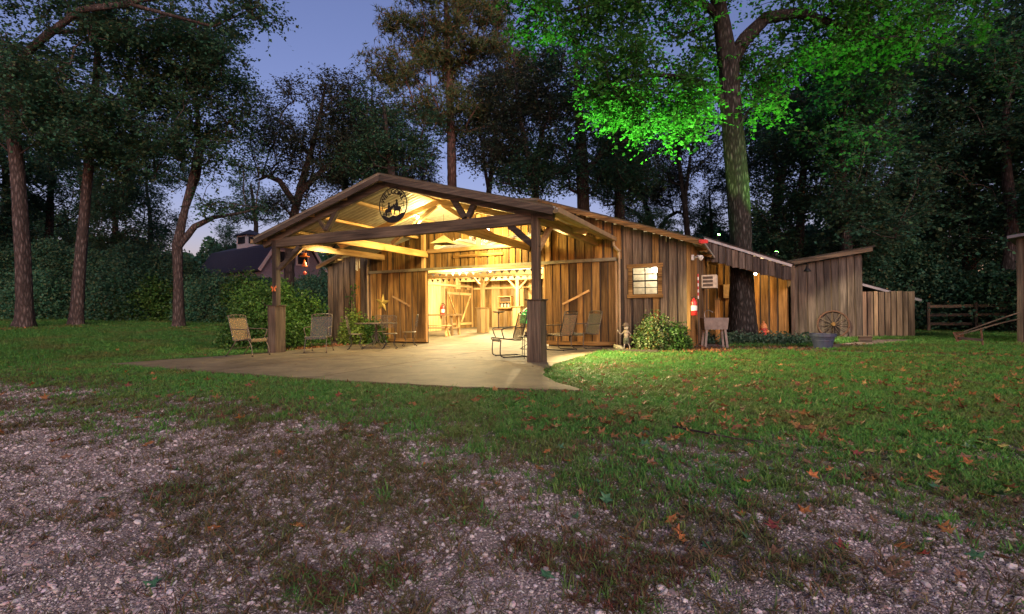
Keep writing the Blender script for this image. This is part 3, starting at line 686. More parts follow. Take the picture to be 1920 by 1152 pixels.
# wing on the right
def wz(x): return 3.42-.40*(x-2.56)
YV = 9.0
for x, w, rc in run_bb(2.42, 5.0, .14, .22, (.02, .04)): board(barn, x, YV+.025*rc, 2.63-.33*(x-2.77)+random.uniform(-.02, .02), wz(x)-.09, w-.004, .022, 'timber_z' if rc else 'old_z')
beam(barn, 'rake_board', (2.36, YV-.03, wz(2.36)-.04), (5.0, YV-.03, wz(5.0)-.04), .03, .09, 'galv'); beam(barn, 'skirt_beam', (2.4, YV+.07, 2.80), (5.0, YV+.07, 1.95), .1, .1, 'brown_x')
roof_plane(barn, 2.34, wz(2.34)+.02, 5.06, wz(5.06)+.02, YV-.1, 16, 'tin_roof')
for x, w, rc in run_bb(2.36, 5.0): board(barn, x, 11.5+.03*rc, -.03, wz(x)-.1, w-.004, .022, 'timber_z' if rc else 'brown_z')
beam(barn, 'wing_post', (5.02, YV+.05, 0), (5.02, YV+.05, 2.4), .12, .12, 'grey_z', (0, 1, 0)); MB().box(4.98, 5.04, 11.55, 16, 0, 2.4).build('outer_wall', MAT['brown_z'], barn)
for y, w in run_boards(YV+.12, 11.5): board(barn, 5.0, y, 1.78, 2.38, w-.005, .022, 'grey_z', rz=math.pi/2)
MB().box(2.36, 2.40, YV, 16, 2.8, 3.5).build('outer_wall', MAT['grey_z'], barn)
for y in (6.0, 7.6, 9.2, 10.8): beam(barn, 'eave_rafter', (2.3, y, 2.84), (2.68, y, 2.71), .06, .1, 'brown_x')

# ---------------------------------------------------------------- small shed beside the wing
sh = thing('shed', 'narrow grey board shed with a slanting roof and a wagon wheel in front', 'shed', (6.2, 12.3, -.03))
YS = 11.4
def SZ(x):
    a, b = onY(1490, 492, YS), onY(1628, 468, YS); return a[2]+(x-a[0])*(b[2]-a[2])/(b[0]-a[0])
ox, oy, oz = 6.2, 12.3, -.03
for x, w, rc in run_bb(5.16, 7.30, .17, .26, (.03, .05)): board(sh, x-ox, YS-oy+.025*rc, 0, SZ(x)-.1, w-.004, .022, 'timber_z' if rc else 'old_z', tilt=-.012)
for xx in (5.17, 7.28):
    for y, w in run_boards(YS+.03, 13.2): board(sh, xx-ox, y-oy, 0, SZ(xx)-.14, w-.006, .024, 'grey_z', rz=math.pi/2)
for x, w in run_boards(5.2, 7.25, .2, .3): board(sh, x-ox, 13.2-oy, 0, SZ(x)-.14, w-.006, .024, 'grey_z')
roof_plane(sh, 7.62-ox, SZ(7.62)+.06-oz, 4.98-ox, SZ(4.98)+.06-oz, YS-.28-oy, 13.4-oy, 'tin_roof')
beam(sh, 'rake_board', (4.98-ox, YS-.2-oy, SZ(4.98)-.03-oz), (7.55-ox, YS-.2-oy, SZ(7.55)-.03-oz), .04, .13, 'grey_x')
for xx in (5.1, 7.35): beam(sh, 'rafter', (xx-ox, YS-.15-oy, SZ(xx)-.03-oz), (xx-ox, 13.2-oy, SZ(xx)-.03-oz), .05, .1, 'brown_y')
# ---------------------------------------------------------------- tall board fence, low roof behind, rail fence, far right building
fa, fb = gp(1616, 632, -.03), gp(1704, 629, -.03); fb = np.array([8.95, 12.35, -.03]); fa = np.array([7.33, 11.75, -.03])
fn = thing('board_fence', 'short fence of tall pale upright boards next to the narrow shed', 'fence', fa)
d = fb-fa; Lf = np.hypot(d[0], d[1]); an = math.atan2(d[1], d[0]); top = onY(1660, 547, 12.0)[2]
for s_, w, rc in run_bb(0, Lf, .12, .2, (.03, .05)):
    board(fn, d[0]*s_/Lf, d[1]*s_/Lf+.03*rc, 0, top+.03+random.uniform(-.015, .015), w-.008, .022, 'timber_z' if rc else 'tan_z', rz=an)
for z in (.4, 1.3): beam(fn, 'rail', (0, .05, z), (d[0], d[1]+.05, z), .04, .09, 'grey_x')
ls = thing('open_shed', 'low metal roofed shed standing behind the pale board fence', 'shed', (8.3, 15, -.03))
a, b = onY(1590, 524, 14.), onY(1727, 561, 14.)
roof_plane(ls, a[0]-8.3, a[2]+.03, b[0]-8.3, b[2]+.03, -1.05, 2.6, 'tin_roof')
beam(ls, 'rake_board', (a[0]-8.3, -1.06, a[2]-.03), (b[0]-8.3, -1.06, b[2]-.03), .03, .09, 'galv')
for x, w in run_boards(a[0]-8.3+.1, b[0]-8.3-.5): board(ls, x, .6, 0, a[2]+(x+8.3-a[0])*(b[2]-a[2])/(b[0]-a[0])-.08, w-.006, .022, 'grey_z')
for x in (a[0]-8.2, b[0]-8.7): beam(ls, 'post', (x, -.9, 0), (x, -.9, a[2]+(x+8.3-a[0])*(b[2]-a[2])/(b[0]-a[0])-.05), .1, .1, 'grey_z', (0, 1, 0))
rf0, rf1 = gp(1705, 612), gp(1812, 613); q0 = np.array([rf0[0], rf0[1]-2, -.03])
rf = thing('rail_fence', 'dark wooden rail fence in front of the woods beyond the shed', 'fence', (10.5, 17.0, -.03))
for i in range(4):
    for z in (.35, .72, 1.08): beam(rf, 'rail', (i*1.5, .05-.1*i, z), ((i+1)*1.5, .05-.1*(i+1), z), .04, .12, 'timber_x')
for i in range(5): beam(rf, 'post', (i*1.5, -.1*i, 0), (i*1.5, -.1*i, 1.25), .11, .11, 'timber_z', (0, 1, 0))
pb = gp(1905, 617); pb = CAM+ray(1916, 614)*14.0; pb[2] = -.02
ob = thing('outbuilding', 'dark board outbuilding corner beside the old plough', 'building', (pb[0], pb[1], 0))
obl = TH-R(49)
ob.rotation_euler = (0, 0, obl)
for x, w in run_boards(0, 3.2, .16, .25): board(ob, x, 0, 0, 2.95+.12*x, w-.006, .024, 'grey_z')
for y, w in run_boards(.03, 3.2): board(ob, .0, y, 0, 2.9, w-.006, .024, 'grey_z', rz=math.pi/2)
ro = MB(); ro.add([(-.25, -.35, 2.9), (3.5, -.35, 3.37), (3.5, 3.5, 3.37), (-.25, 3.5, 2.9), (-.25, -.35, 2.98), (3.5, -.35, 3.45), (3.5, 3.5, 3.45), (-.25, 3.5, 2.98)], [(0, 3, 2, 1), (4, 5, 6, 7), (0, 1, 5, 4), (1, 2, 6, 5), (2, 3, 7, 6), (3, 0, 4, 7)])
ro.build('roof', MAT['tin_roof'], ob); beam(ob, 'corner_trim', (-.03, -.03, 0), (-.03, -.03, 2.9), .12, .06, 'timber_z', (0, 1, 0))

# ---------------------------------------------------------------- gambrel house beyond the lawn
DH = 36.
hp = atD(514, 520, DH); hb = tz(hp[0], hp[1])
ho = thing('gambrel_house', 'mauve house with a dark gambrel roof and a white cupola behind the hedge', 'house', (hp[0], hp[1], hb))
ho.rotation_euler = (0, 0, TH+R(-32))
# local frame: gable end faces -y... ridge along local -x
zr = atD(480, 459, DH)[2]-hb; zk = atD(487, 472, DH)[2]-hb; ze = atD(467, 504, DH)[2]-hb
gw = 2.3; gk = 1.45
prof = [(-gw, 0), (gw, 0), (gw, ze-.1), (gk, zk), (0, zr), (-gk, zk), (-gw, ze-.1)]
HX = 2.2
w_ = MB(); w_.prism([(a_, b_) for a_, b_ in prof], -7.4, 'x', HX); w_.build('wall', MAT['mauve_siding'], ho)
for s in (-1, 1):
    for (a0, b0), (a1, b1) in (((0, zr+.1), (gk+.05, zk+.1)), ((gk+.05, zk+.1), (gw+.35, ze-.35))):
        beam(ho, 'roof', (HX-4.4, s*(a0+a1)/2, (b0+b1)/2), (HX-4.4+.001, s*(a0+a1)/2, (b0+b1)/2), .1, .1, 'shingle') if False else None
        q = MB(); t = .1
        q.add([(HX+.3, s*a0, b0), (HX+.3, s*a1, b1), (-5.5, s*a1, b1), (-5.5, s*a0, b0), (HX+.3, s*a0, b0-t), (HX+.3, s*a1, b1-t), (-5.5, s*a1, b1-t), (-5.5, s*a0, b0-t)], [(0, 1, 2, 3), (7, 6, 5, 4), (0, 4, 5, 1), (1, 5, 6, 2), (2, 6, 7, 3), (3, 7, 4, 0)])
        q.build('roof', MAT['shingle'], ho)
        MB().bar((HX+.32, s*a0, b0-.08), (HX+.32, s*a1, b1-.08), .04, .2, (0, 0, 1)).build('rake_board', MAT['trim'], ho)
wz0, wz1 = ze+.2, zk-.25
for yy in (-.85, .75):
    f_ = MB()
    for a in ((yy-.5, yy-.4), (yy+.4, yy+.5)): f_.box(HX+.005, HX+.06, a[0], a[1], wz0-.1, wz1+.1)
    f_.box(HX+.005, HX+.062, yy-.4, yy+.4, wz1, wz1+.1); f_.box(HX+.005, HX+.062, yy-.4, yy+.4, wz0-.1, wz0)
    wi = f_.build('window', MAT['trim'], ho); MB().box(HX+.004, HX+.02, yy-.4, yy+.4, wz0, wz1).build('pane', MAT['dark_glass'], wi)
cu = MB().box(-3.6, -2.3, -.65, .65, zr-.5, zr+.85).build('cupola', MAT['trim'], ho)
MB().add([(-3.8, -.85, zr+.85), (-2.1, -.85, zr+.85), (-2.1, .85, zr+.85), (-3.8, .85, zr+.85), (-2.95, 0, zr+1.35)], [(3, 2, 1, 0), (0, 1, 4), (1, 2, 4), (2, 3, 4), (3, 0, 4)]).build('cupola_roof', MAT['shingle'], cu)
for a in (-.3,):
    MB().box(-2.305, -2.285, -.5, .5, zr+.2, zr+.72).build('louvre', MAT['dark_glass'], cu); MB().box(-3.42, -2.48, -.665, -.645, zr+.2, zr+.72).build('louvre', MAT['dark_glass'], cu)
# ---------------------------------------------------------------- lamps the place has
def lamp_light(nm, loc, watts, col, rad=.06, spot=None, aim=None, parent=None):
    ld = bpy.data.lights.new(nm, 'SPOT' if spot else 'POINT'); ld.energy = watts; ld.color = col; ld.shadow_soft_size = rad
    o = bpy.data.objects.new(nm, ld); COL.objects.link(o); o.location = tuple(loc)
    if spot:
        ld.spot_size = spot; ld.spot_blend = .5; o.rotation_euler = (Vector(loc)-Vector(aim)).to_track_quat('Z', 'Y').to_euler()
    return o
WARM = (1, .74, .28)
def bulb_lamp(loc, label, watts, col=WARM, drop=.12, group=None):
    t = thing('hanging_bulb', label, 'lamp', loc, group=group)
    MB().lathe([(.012, .06), (.03, .02), (.045, -.02), (.03, -.06), (.006, -.075)], 10).build('bulb', MAT['bulb'], t, sm=True)
    MB().lathe([(.025, .05), (.03, .055), (.03, .11), (.01, .12)], 10).build('socket', MAT['black_metal'], t); MB().tube([(0, 0, .11), (0, 0, .12+drop)], .006, 5).build('cord', MAT['black_metal'], t)
    return lamp_light('lamp_light', (loc[0], loc[1], loc[2]-.16), watts, col, .1)
bulb_lamp((-4.7, 2.2, 3.72), 'bare bulb under the middle truss of the porch', 190, drop=.2)
bulb_lamp((-3.2, 3.6, 3.45), 'bare bulb by the gable opening of the porch', 180, drop=.35)
bulb_lamp((-6.3, 6.6, 2.95), 'bare bulb hung inside behind the left sliding door', 430, (1, .82, .46), drop=.5)
bulb_lamp((-3.4, 8.6, 3.0), 'bare bulb hung inside from the tie beam', 540, (1, .82, .46), drop=.9)
bulb_lamp((-7.4, 11.6, 2.95), 'bare bulb hung deep inside by the braced door', 600, (1, .82, .46), drop=.4)
bulb_lamp((1.35, 5.2, 2.35), 'bare bulb hung behind the small paned window', 18, (1, .9, .72), drop=.3)
# ---------------------------------------------------------------- trees
def resample(P, step):
    P = np.asarray(P, float); out = [P[0]]
    for a, b in zip(P[:-1], P[1:]):
        n = max(1, int(np.ceil(np.linalg.norm(b[:3]-a[:3])/step)))
        for i in range(1, n+1): out.append(a+(b-a)*i/n)
    return np.array(out)
def trunk_mesh(path, mat, n=14, rough=.06, flare=True, seed=0):
    """path rows: x,y,z,r in local coordinates"""
    P = resample(path, .22); m_ = len(P); rg = np.random.default_rng(seed)
    T = np.gradient(P[:, :3], axis=0); T /= np.linalg.norm(T, axis=1)[:, None]
    A = np.cross(T, [0, 1, 0]); A /= np.linalg.norm(A, axis=1)[:, None]; Bv = np.cross(T, A)
    th = np.arange(n)*2*np.pi/n; ph = rg.random(6)*6.28
    z = P[:, 2][:, None]
    k = 1+rough*(np.sin(3*th+ph[0]+.4*z)+.7*np.sin(5*th+ph[1]-.6*z)+.5*np.sin(8*th+ph[2]+1.1*z))+rg.normal(0, rough*.5, (m_, n))
    if flare: k = k+.55*np.exp(-np.maximum(z-P[0, 2], 0)/.28)*(1+.35*np.sin(5*th+ph[3]))
    rad = P[:, 3][:, None]*k
    V = P[:, None, :3]+A[:, None, :]*(np.cos(th)*rad)[..., None]+Bv[:, None, :]*(np.sin(th)*rad)[..., None]
    V = V.reshape(-1, 3); i = np.arange(m_-1)[:, None]*n; j = np.arange(n)[None, :]; q = (j+1) % n
    Q_ = np.stack([i+j, i+q, i+n+q, i+n+j], -1).reshape(-1, 4)
    return V, Q_
def grow(trunk, targets, seed, zmin, r0=.011, step=.4, wob=.09, expo=2.2):
    rg = np.random.default_rng(seed); T = resample(trunk, .35)
    cap = len(T)+len(targets)*40; pos = np.zeros((cap, 3)); par = np.full(cap, -1); n = len(T)
    pos[:n] = T[:, :3]; par[1:n] = np.arange(n-1); ok = np.zeros(cap, bool); ok[:n] = T[:, 2] > zmin
    dt = np.min(np.linalg.norm(targets[:, None]-T[None, :, :3], axis=2), axis=1)
    for t in targets[np.argsort(dt)]:
        dv = t-pos[:n]; ds = np.linalg.norm(dv, axis=1)+1e-6
        cost = ds*(1.15-.55*dv[:, 2]/ds); cost[~ok[:n]] = 1e9
        b = int(np.argmin(cost)); d = ds[b]; k = max(1, min(38, int(d/step))); p0 = pos[b].copy(); last = b
        side = rg.normal(0, 1, 3)*wob*d
        for i in range(1, k+1):
            f = i/k; p = p0+(t-p0)*f+side*math.sin(math.pi*f)+rg.normal(0, .03, 3)+np.array([0, 0, .06*d*math.sin(math.pi*f)])
            pos[n] = p; par[n] = last; ok[n] = True; last = n; n += 1
    pos, par = pos[:n], par[:n]; area = np.zeros(n); kids = np.bincount(par[par >= 0], minlength=n)
    area[kids == 0] = 1
    for i in range(n-1, 0, -1): area[par[i]] += area[i]
    rad = r0*np.power(np.maximum(area, 1), 1/expo); nT = len(T); rad[:nT] = np.minimum(rad[:nT], T[:, 3]); 
    e = np.arange(nT, n); return pos, par, rad, e
def edge_tubes(pos, par, rad, e, n=5):
    a, b = pos[par[e]], pos[e]; ra = np.minimum(rad[par[e]], rad[e]*1.6); rb = rad[e]; d = b-a; d /= (np.linalg.norm(d, axis=1)+1e-9)[:, None]
    a = a-d*ra[:, None]*.3
    h = np.where(np.abs(d[:, 2:3]) < .9, np.array([[0, 0, 1.]]), np.array([[1., 0, 0]])); u = np.cross(d, h); u /= np.linalg.norm(u, axis=1)[:, None]; v = np.cross(d, u)
    th = np.arange(n)*2*np.pi/n; ring = u[:, None]*np.cos(th)[None, :, None]+v[:, None]*np.sin(th)[None, :, None]
    V = np.concatenate([a[:, None]+ring*ra[:, None, None], b[:, None]+ring*rb[:, None, None]], 1).reshape(-1, 3)
    i = (np.arange(len(e))*2*n)[:, None]; j = np.arange(n)[None]; q = (j+1) % n
    return V, np.stack([i+j, i+q, i+n+q, i+n+j], -1).reshape(-1, 4)
def unit(rg, n):
    v = rg.normal(0, 1, (n, 3)); return v/np.linalg.norm(v, axis=1)[:, None]
def leaves(C, per, rad, size, seed, flat=.65, wide=.42, droop=.3):
    """rhombic leaves gathered in clumps round the points C"""
    rg = np.random.default_rng(seed); n = len(C)*per; c = np.repeat(C, per, 0)
    p = c+rg.normal(0, 1, (n, 3))*np.array([1, 1, flat])*rad*np.repeat(rg.uniform(.55, 1.25, len(C)), per)[:, None]
    t = unit(rg, n)*np.array([1, 1, .7]); t[:, 2] -= droop; t /= np.linalg.norm(t, axis=1)[:, None]
    s = np.cross(t, unit(rg, n)); s /= np.linalg.norm(s, axis=1)[:, None]; nrm = np.cross(t, s)
    sz = size*rg.uniform(.6, 1.3, n)[:, None]
    V = np.stack([p, p+t*sz*.45+s*sz*wide+nrm*sz*.08, p+t*sz, p+t*sz*.45-s*sz*wide+nrm*sz*.08], 1).reshape(-1, 3)
    return V, np.arange(n*4).reshape(-1, 4)
def sprays(C, per, rad, size, seed, droop=.3, wide=.4, nl=9):
    """leaves set along short twigs that fan out from each branch end; returns leaves and twigs"""
    rg = np.random.default_rng(seed); nt = max(1, per//nl); c = np.repeat(C, nt, 0); m_ = len(c)
    d = unit(rg, m_)*np.array([1, 1, .55]); d[:, 2] += .12; d /= np.linalg.norm(d, axis=1)[:, None]
    ln = rad*rg.uniform(1.0, 2.3, m_)[:, None]; a = c+rg.normal(0, 1, (m_, 3))*rad*.35; sag = np.array([0, 0, -.18])*ln
    b = a+d*ln+sag; r0_ = np.full(m_, .004)
    t = (np.tile(np.arange(nl), m_)+rg.random(m_*nl))/nl; A, D_, S_ = np.repeat(a, nl, 0), np.repeat(d*ln, nl, 0), np.repeat(sag, nl, 0)
    p = A+D_*t[:, None]+S_*(t**2)[:, None]+rg.normal(0, .025, (m_*nl, 3))
    dn = np.repeat(d, nl, 0); sd_ = np.cross(dn, [0, 0, 1.]); sd_ /= np.linalg.norm(sd_, axis=1)[:, None]; sg = np.where(rg.random(m_*nl) < .5, -1., 1.)[:, None]
    tip = dn*.6+sd_*sg*rg.uniform(.3, 1.1, (m_*nl, 1))+unit(rg, m_*nl)*.45; tip[:, 2] -= droop; tip /= np.linalg.norm(tip, axis=1)[:, None]
    nr = np.array([0, 0, 1.])+unit(rg, m_*nl)*.75; s = np.cross(tip, nr); s /= np.linalg.norm(s, axis=1)[:, None]; nrm = np.cross(s, tip)
    sz = size*rg.uniform(.5, 1.45, m_*nl)[:, None]
    V = np.stack([p, p+tip*sz*.42+s*sz*wide-nrm*sz*.1, p+tip*sz, p+tip*sz*.42-s*sz*wide-nrm*sz*.1], 1).reshape(-1, 3)
    h = np.cross(d, [0, 0, 1.]); h /= np.linalg.norm(h, axis=1)[:, None]; u = np.cross(h, d); w_ = .006
    TV = np.stack([a-h*w_, a+h*w_, a+u*w_, b], 1).reshape(-1, 3); i = (np.arange(m_)*4)[:, None]; TF = (i[:, None, :]+np.array([[0, 1, 3], [1, 2, 3], [2, 0, 3]])[None]).reshape(-1, 3)
    return V, np.arange(m_*nl*4).reshape(-1, 4), TV, TF
def needles(C, per, rad, size, seed, bunch=9):
    rg = np.random.default_rng(seed); nb = len(C)*per; c = np.repeat(C, per, 0)+rg.normal(0, 1, (len(C)*per, 3))*rad*np.array([1, 1, .55])
    ax = unit(rg, nb); ax[:, 2] = np.abs(ax[:, 2])*.7+.15
    c = np.repeat(c, bunch, 0); t = np.repeat(ax, bunch, 0)*.6+unit(rg, len(c)); t /= np.linalg.norm(t, axis=1)[:, None]
    s = np.cross(t, unit(rg, len(c))); s /= np.linalg.norm(s, axis=1)[:, None]; sz = size*rg.uniform(.7, 1.2, len(c))[:, None]
    V = np.stack([c-s*sz*.07, c+s*sz*.07, c+t*sz], 1).reshape(-1, 3); return V, np.arange(len(c)*3).reshape(-1, 3)
def ellipsoid_pts(E, seed):
    """E: list of (centre(3), rr, rd, ru, n) in camera-aligned axes; biased to the outside, with gaps"""
    rg = np.random.default_rng(seed); out = []
    for c, rr, rd, ru, n in E:
        u = unit(rg, n)*np.power(rg.uniform(.15, 1, n), .45)[:, None]
        out.append(np.asarray(c)+u[:, :1]*rr*RIGHT+u[:, 1:2]*rd*FWD+u[:, 2:]*ru*UP)
    return np.concatenate(out)
def make_tree(name, label, cat, base, trunk, E, leaf, seed, per=60, crad=.45, size=.13, zmin=2., mat='bark_dark', leafmat_='leaf_oak', group=None, r0=.012, limbs=(), sides=12, droop=.3, wob=.09, rough=.06):
    base = np.asarray(base, float); t = thing(name, label, cat, base, group=group)
    tp = np.array(trunk, float); tp[:, :3] -= base
    V, Q_ = trunk_mesh(tp, mat, sides, rough, True, seed); parts = [(V, Q_)]
    lp = [tp]
    for l in limbs:
        l = np.array(l, float); l[:, :3] -= base; parts.append(trunk_mesh(l, mat, 8, rough, False, seed+1)); lp.append(l)
    C = ellipsoid_pts(E, seed+2)-base
    allp = np.concatenate([resample(q, .35) for q in lp])
    # grow() walks one polyline; limbs are appended as extra starting nodes
    pos, par, rad, e = grow(allp, C, seed+3, zmin, r0=r0, wob=wob)
    parts.append(edge_tubes(pos, par, rad, e))
    b = 0; VV = []; QQ = []
    for v, q in parts: VV.append(v); QQ.append(q+b); b += len(v)
    link('trunk', np_mesh('trunk', np.concatenate(VV), np.concatenate(QQ), MAT[mat], True), t)
    if leaf == 'needle': V, Fc = needles(C, per, crad, size, seed+4)
    else:
        # leaves also follow the outer twigs
        tw = pos[e][rad[e] < r0*1.7]; rg = np.random.default_rng(seed); tw = tw[rg.random(len(tw)) < .5]
        V, Fc, TV, TF = sprays(np.concatenate([C, C, tw]) if len(tw) else C, per, crad, size, seed+4, droop=droop)
        link('twigs', np_mesh('twigs', TV, TF, MAT[mat]), t)['kind'] = 'stuff'
    link('crown', np_mesh('crown', V, Fc, MAT[leafmat_]), t)
    return t
def PE(px, py, rx, ry, D, n, dd=0., rd=None):
    k = D/F_PX; return (atD(px, py, D+dd), rx*k, (rd if rd else rx*k*.8), ry*k, n)
def TP(base, pts, D):
    """trunk through picture points at one distance; (px,py,width px)"""
    out = [(base[0], base[1], base[2]-.1, pts[0][2]*D/F_PX/2)]
    k = 1/math.hypot(1, (pts[0][0]-960)/F_PX)      # a round trunk looks wider towards the side of a wide picture
    for px, py, w in pts:
        p = atD(px, py, D); out.append((p[0], p[1], p[2], w*k*D/F_PX/2))
    out[0] = (*out[0][:3], out[1][3])
    return out
def LP(pts, D, dds=None): 
    return [tuple(atD(px, py, D+(dds[i] if dds else 0)))+(w*D/F_PX/2,) for i, (px, py, w) in enumerate(pts)]
def bD(p): return float((np.asarray(p)-CAM)@FWD)
# three big trees on the lawn
b = gpt(45, 614); D = bD(b)
make_tree('lawn_tree', 'thickest tree trunk standing alone at the outer edge of the left lawn', 'tree', b, TP(b, [(47, 590, 36), (42, 470, 33), (33, 330, 29), (22, 230, 27), (0, 120, 24), (-20, 20, 20), (-30, -90, 14), (-30, -180, 8)], D),
    [PE(40, 60, 210, 150, D, 60), PE(-90, 160, 120, 150, D, 36), PE(120, 210, 130, 90, D, 44), PE(250, 30, 130, 60, D, 30), PE(60, -120, 260, 90, D, 40), PE(420, 10, 90, 45, D, 14, -2)], 'leaf', 101, per=82, crad=.42, size=.105, zmin=4, mat='bark', group='big trees on the left lawn',
    limbs=[LP([(10, 160, 16), (60, 90, 13), (150, 20, 11), (300, -5, 8), (400, -10, 5)], D, [0, -.5, -1, -1.5, -2]), LP([(5, 140, 14), (90, 60, 10), (190, 60, 8), (250, 40, 5)], D, [0, .5, 1, 1.2]), LP([(150, 20, 9), (250, 10, 7), (400, 50, 4), (490, 10, 2)], D, [-1, -1.5, -2, -2])], sides=18)
b = gpt(143, 610); D = bD(b)
make_tree('lawn_tree', 'straight tall tree between the thick trunk and the forked tree on the left lawn', 'tree', b, TP(b, [(145, 590, 27), (152, 480, 24), (160, 380, 21), (168, 290, 19), (178, 180, 16), (185, 60, 12), (190, -60, 7)], D),
    [PE(190, 170, 150, 90, D, 54), PE(290, 120, 130, 80, D, 48), PE(120, 260, 110, 60, D, 34), PE(300, 230, 110, 70, D, 42), PE(230, 20, 130, 90, D, 36), PE(370, 120, 80, 60, D, 26), PE(250, 320, 60, 30, D, 12)], 'leaf', 131, per=82, crad=.42, size=.105, zmin=4.2, mat='bark', group='big trees on the left lawn', sides=16)
b = gpt(335, 613); D = bD(b)
make_tree('lawn_tree', 'forked tree leaning right in front of the gambrel house', 'tree', b, TP(b, [(335, 595, 22), (334, 520, 19), (332, 460, 20), (345, 400, 15), (362, 330, 13), (372, 270, 11), (370, 200, 9), (362, 120, 6), (360, 60, 4)], D),
    [PE(390, 140, 80, 60, D, 40), PE(400, 220, 85, 50, D, 30), PE(350, 290, 70, 50, D, 18), PE(440, 300, 70, 50, D, 22), PE(430, 390, 60, 25, D, 12), PE(300, 220, 60, 70, D, 26), PE(430, 190, 55, 60, D, 26), PE(390, 70, 70, 35, D, 18)], 'leaf', 171, per=52, crad=.4, size=.1, zmin=2.6, mat='bark', group='big trees on the left lawn', r0=.013,
    limbs=[LP([(335, 462, 13), (365, 425, 11), (400, 408, 8), (450, 400, 5), (480, 392, 3)], D, [0, .3, .6, 1, 1.2]), LP([(352, 385, 9), (372, 330, 8), (385, 250, 6), (420, 265, 4)], D, [0, .5, 1, 1.4])], sides=14)
# trees behind the barn
def behind(px, D): p = atD(px, 584, D); return np.array([p[0], p[1], tz(p[0], p[1])-.05])
b = behind(545, 27); D = 27
make_tree('oak_tree', 'thinly leaved tree with spreading dark branches rising behind the porch eave', 'tree', b, TP(b, [(542, 500, 20), (546, 430, 18), (556, 380, 16), (570, 330, 14), (585, 280, 10), (600, 220, 7), (610, 160, 4)], D),
    [PE(575, 230, 100, 100, D, 100), PE(520, 290, 70, 60, D, 60), PE(640, 250, 70, 70, D, 66), PE(660, 170, 40, 40, D, 18), PE(540, 380, 60, 35, D, 22), PE(610, 340, 60, 40, D, 24)], 'leaf', 201, per=45, crad=.5, size=.1, zmin=5, leafmat_='leaf_bare', r0=.018,
    limbs=[LP([(556, 385, 12), (525, 340, 10), (500, 330, 7), (485, 338, 4)], D), LP([(560, 365, 12), (610, 315, 9), (650, 290, 6), (690, 290, 4)], D)], wob=.14)
b = behind(848, 30); D = 30
make_tree('pine_tree', 'tall pine with rusty orange green needles standing highest behind the barn', 'tree', b, TP(b, [(848, 500, 19), (848, 340, 17), (846, 250, 16), (842, 150, 13), (838, 60, 10), (835, -20, 6), (833, -70, 3)], D),
    [PE(830, 15, 80, 55, D, 34), PE(880, 70, 90, 60, D, 34), PE(760, 55, 45, 30, D, 14), PE(735, 130, 45, 35, D, 16), PE(800, 130, 70, 40, D, 22), PE(920, 130, 80, 45, D, 26), PE(760, 190, 60, 30, D, 16), PE(1000, 120, 60, 35, D, 12), PE(960, 190, 80, 35, D, 18), PE(860, 210, 90, 35, D, 22), PE(900, 20, 60, 40, D, 16)], 'needle', 231, per=34, crad=.4, size=.33, zmin=10, mat='bark_pine', leafmat_='leaf_pine', r0=.02, wob=.1)
b = behind(1010, 25); D = 25
make_tree('slim_tree', 'slender dark tree with a forked stem rising right of the pine behind the barn', 'tree', b, TP(b, [(1010, 420, 13), (1000, 340, 12), (985, 270, 10), (972, 200, 8), (965, 130, 5), (962, 90, 3)], D),
    [PE(960, 170, 80, 60, D, 40), PE(1010, 240, 90, 60, D, 50), PE(930, 280, 60, 40, D, 26), PE(1050, 170, 60, 60, D, 32)], 'leaf', 261, per=54, crad=.5, size=.11, zmin=5, leafmat_='leaf_bare', r0=.016, limbs=[LP([(1000, 345, 8), (1012, 290, 7), (1020, 240, 5), (1040, 190, 3)], D)])
b = behind(1095, 24); D = 24
make_tree('oak_tree', 'dark trunked leafy tree just left of the green lit maple behind the roof', 'tree', b, TP(b, [(1095, 420, 24), (1092, 340, 23), (1090, 280, 21), (1085, 200, 15), (1080, 120, 9), (1078, 60, 5)], D),
    [PE(1080, 130, 80, 70, D, 50), PE(1140, 240, 80, 60, D, 44), PE(1040, 300, 70, 40, D, 34), PE(1150, 340, 90, 35, D, 40), PE(1000, 330, 80, 35, D, 30)], 'leaf', 291, per=48, crad=.48, size=.115, zmin=5, leafmat_='leaf_wood', r0=.016, limbs=[LP([(1092, 330, 13), (1130, 285, 10), (1180, 262, 7), (1220, 250, 4)], D)])
b = behind(735, 26); D = 26
make_tree('oak_tree', 'low dark tree showing above the porch ridge left of the pine', 'tree', b, TP(b, [(735, 420, 16), (735, 330, 14), (728, 270, 11), (720, 200, 6)], D),
    [PE(720, 265, 60, 50, D, 44), PE(770, 290, 60, 40, D, 36), PE(680, 310, 50, 30, D, 24), PE(700, 200, 50, 40, D, 18), PE(790, 240, 50, 40, D, 18)], 'leaf', 311, per=44, crad=.45, size=.11, zmin=5, leafmat_='leaf_oak', r0=.016)
SL = [o for o in bpy.data.objects if o.name.startswith('slim_tree')][0]; OK_ = [o for o in bpy.data.objects if o.name == 'oak_tree'][0]
for src, px, D_, rz_, sc_, lab in ((SL, 690, 33, 2.2, 1.05, 'slender airy tree between the spreading tree and the pine'), (SL, 915, 34, 4.0, 1.2, 'slender airy tree close behind the pine on its right'), (SL, 1170, 31, 1.0, 1.0, 'slender airy tree behind the roof edge left of the maple crown'), (SL, 1290, 33, 5.1, 1.1, 'slender airy tree showing under the green lit leaves'),
        (OK_, 1240, 38, 2.6, 1.05, 'thinly leaved far tree under the lit side of the maple'), (OK_, 780, 40, 4.4, 1.1, 'thinly leaved far tree showing over the porch ridge'), (SL, 1460, 29, 3.0, 1.1, 'slender airy tree just right of the maple trunk')):
    q = behind(px, D_); copy_thing(src, q, rz_, lab, sc_)
OK2 = [o for o in bpy.data.objects if o.name == 'oak_tree.002'][0]
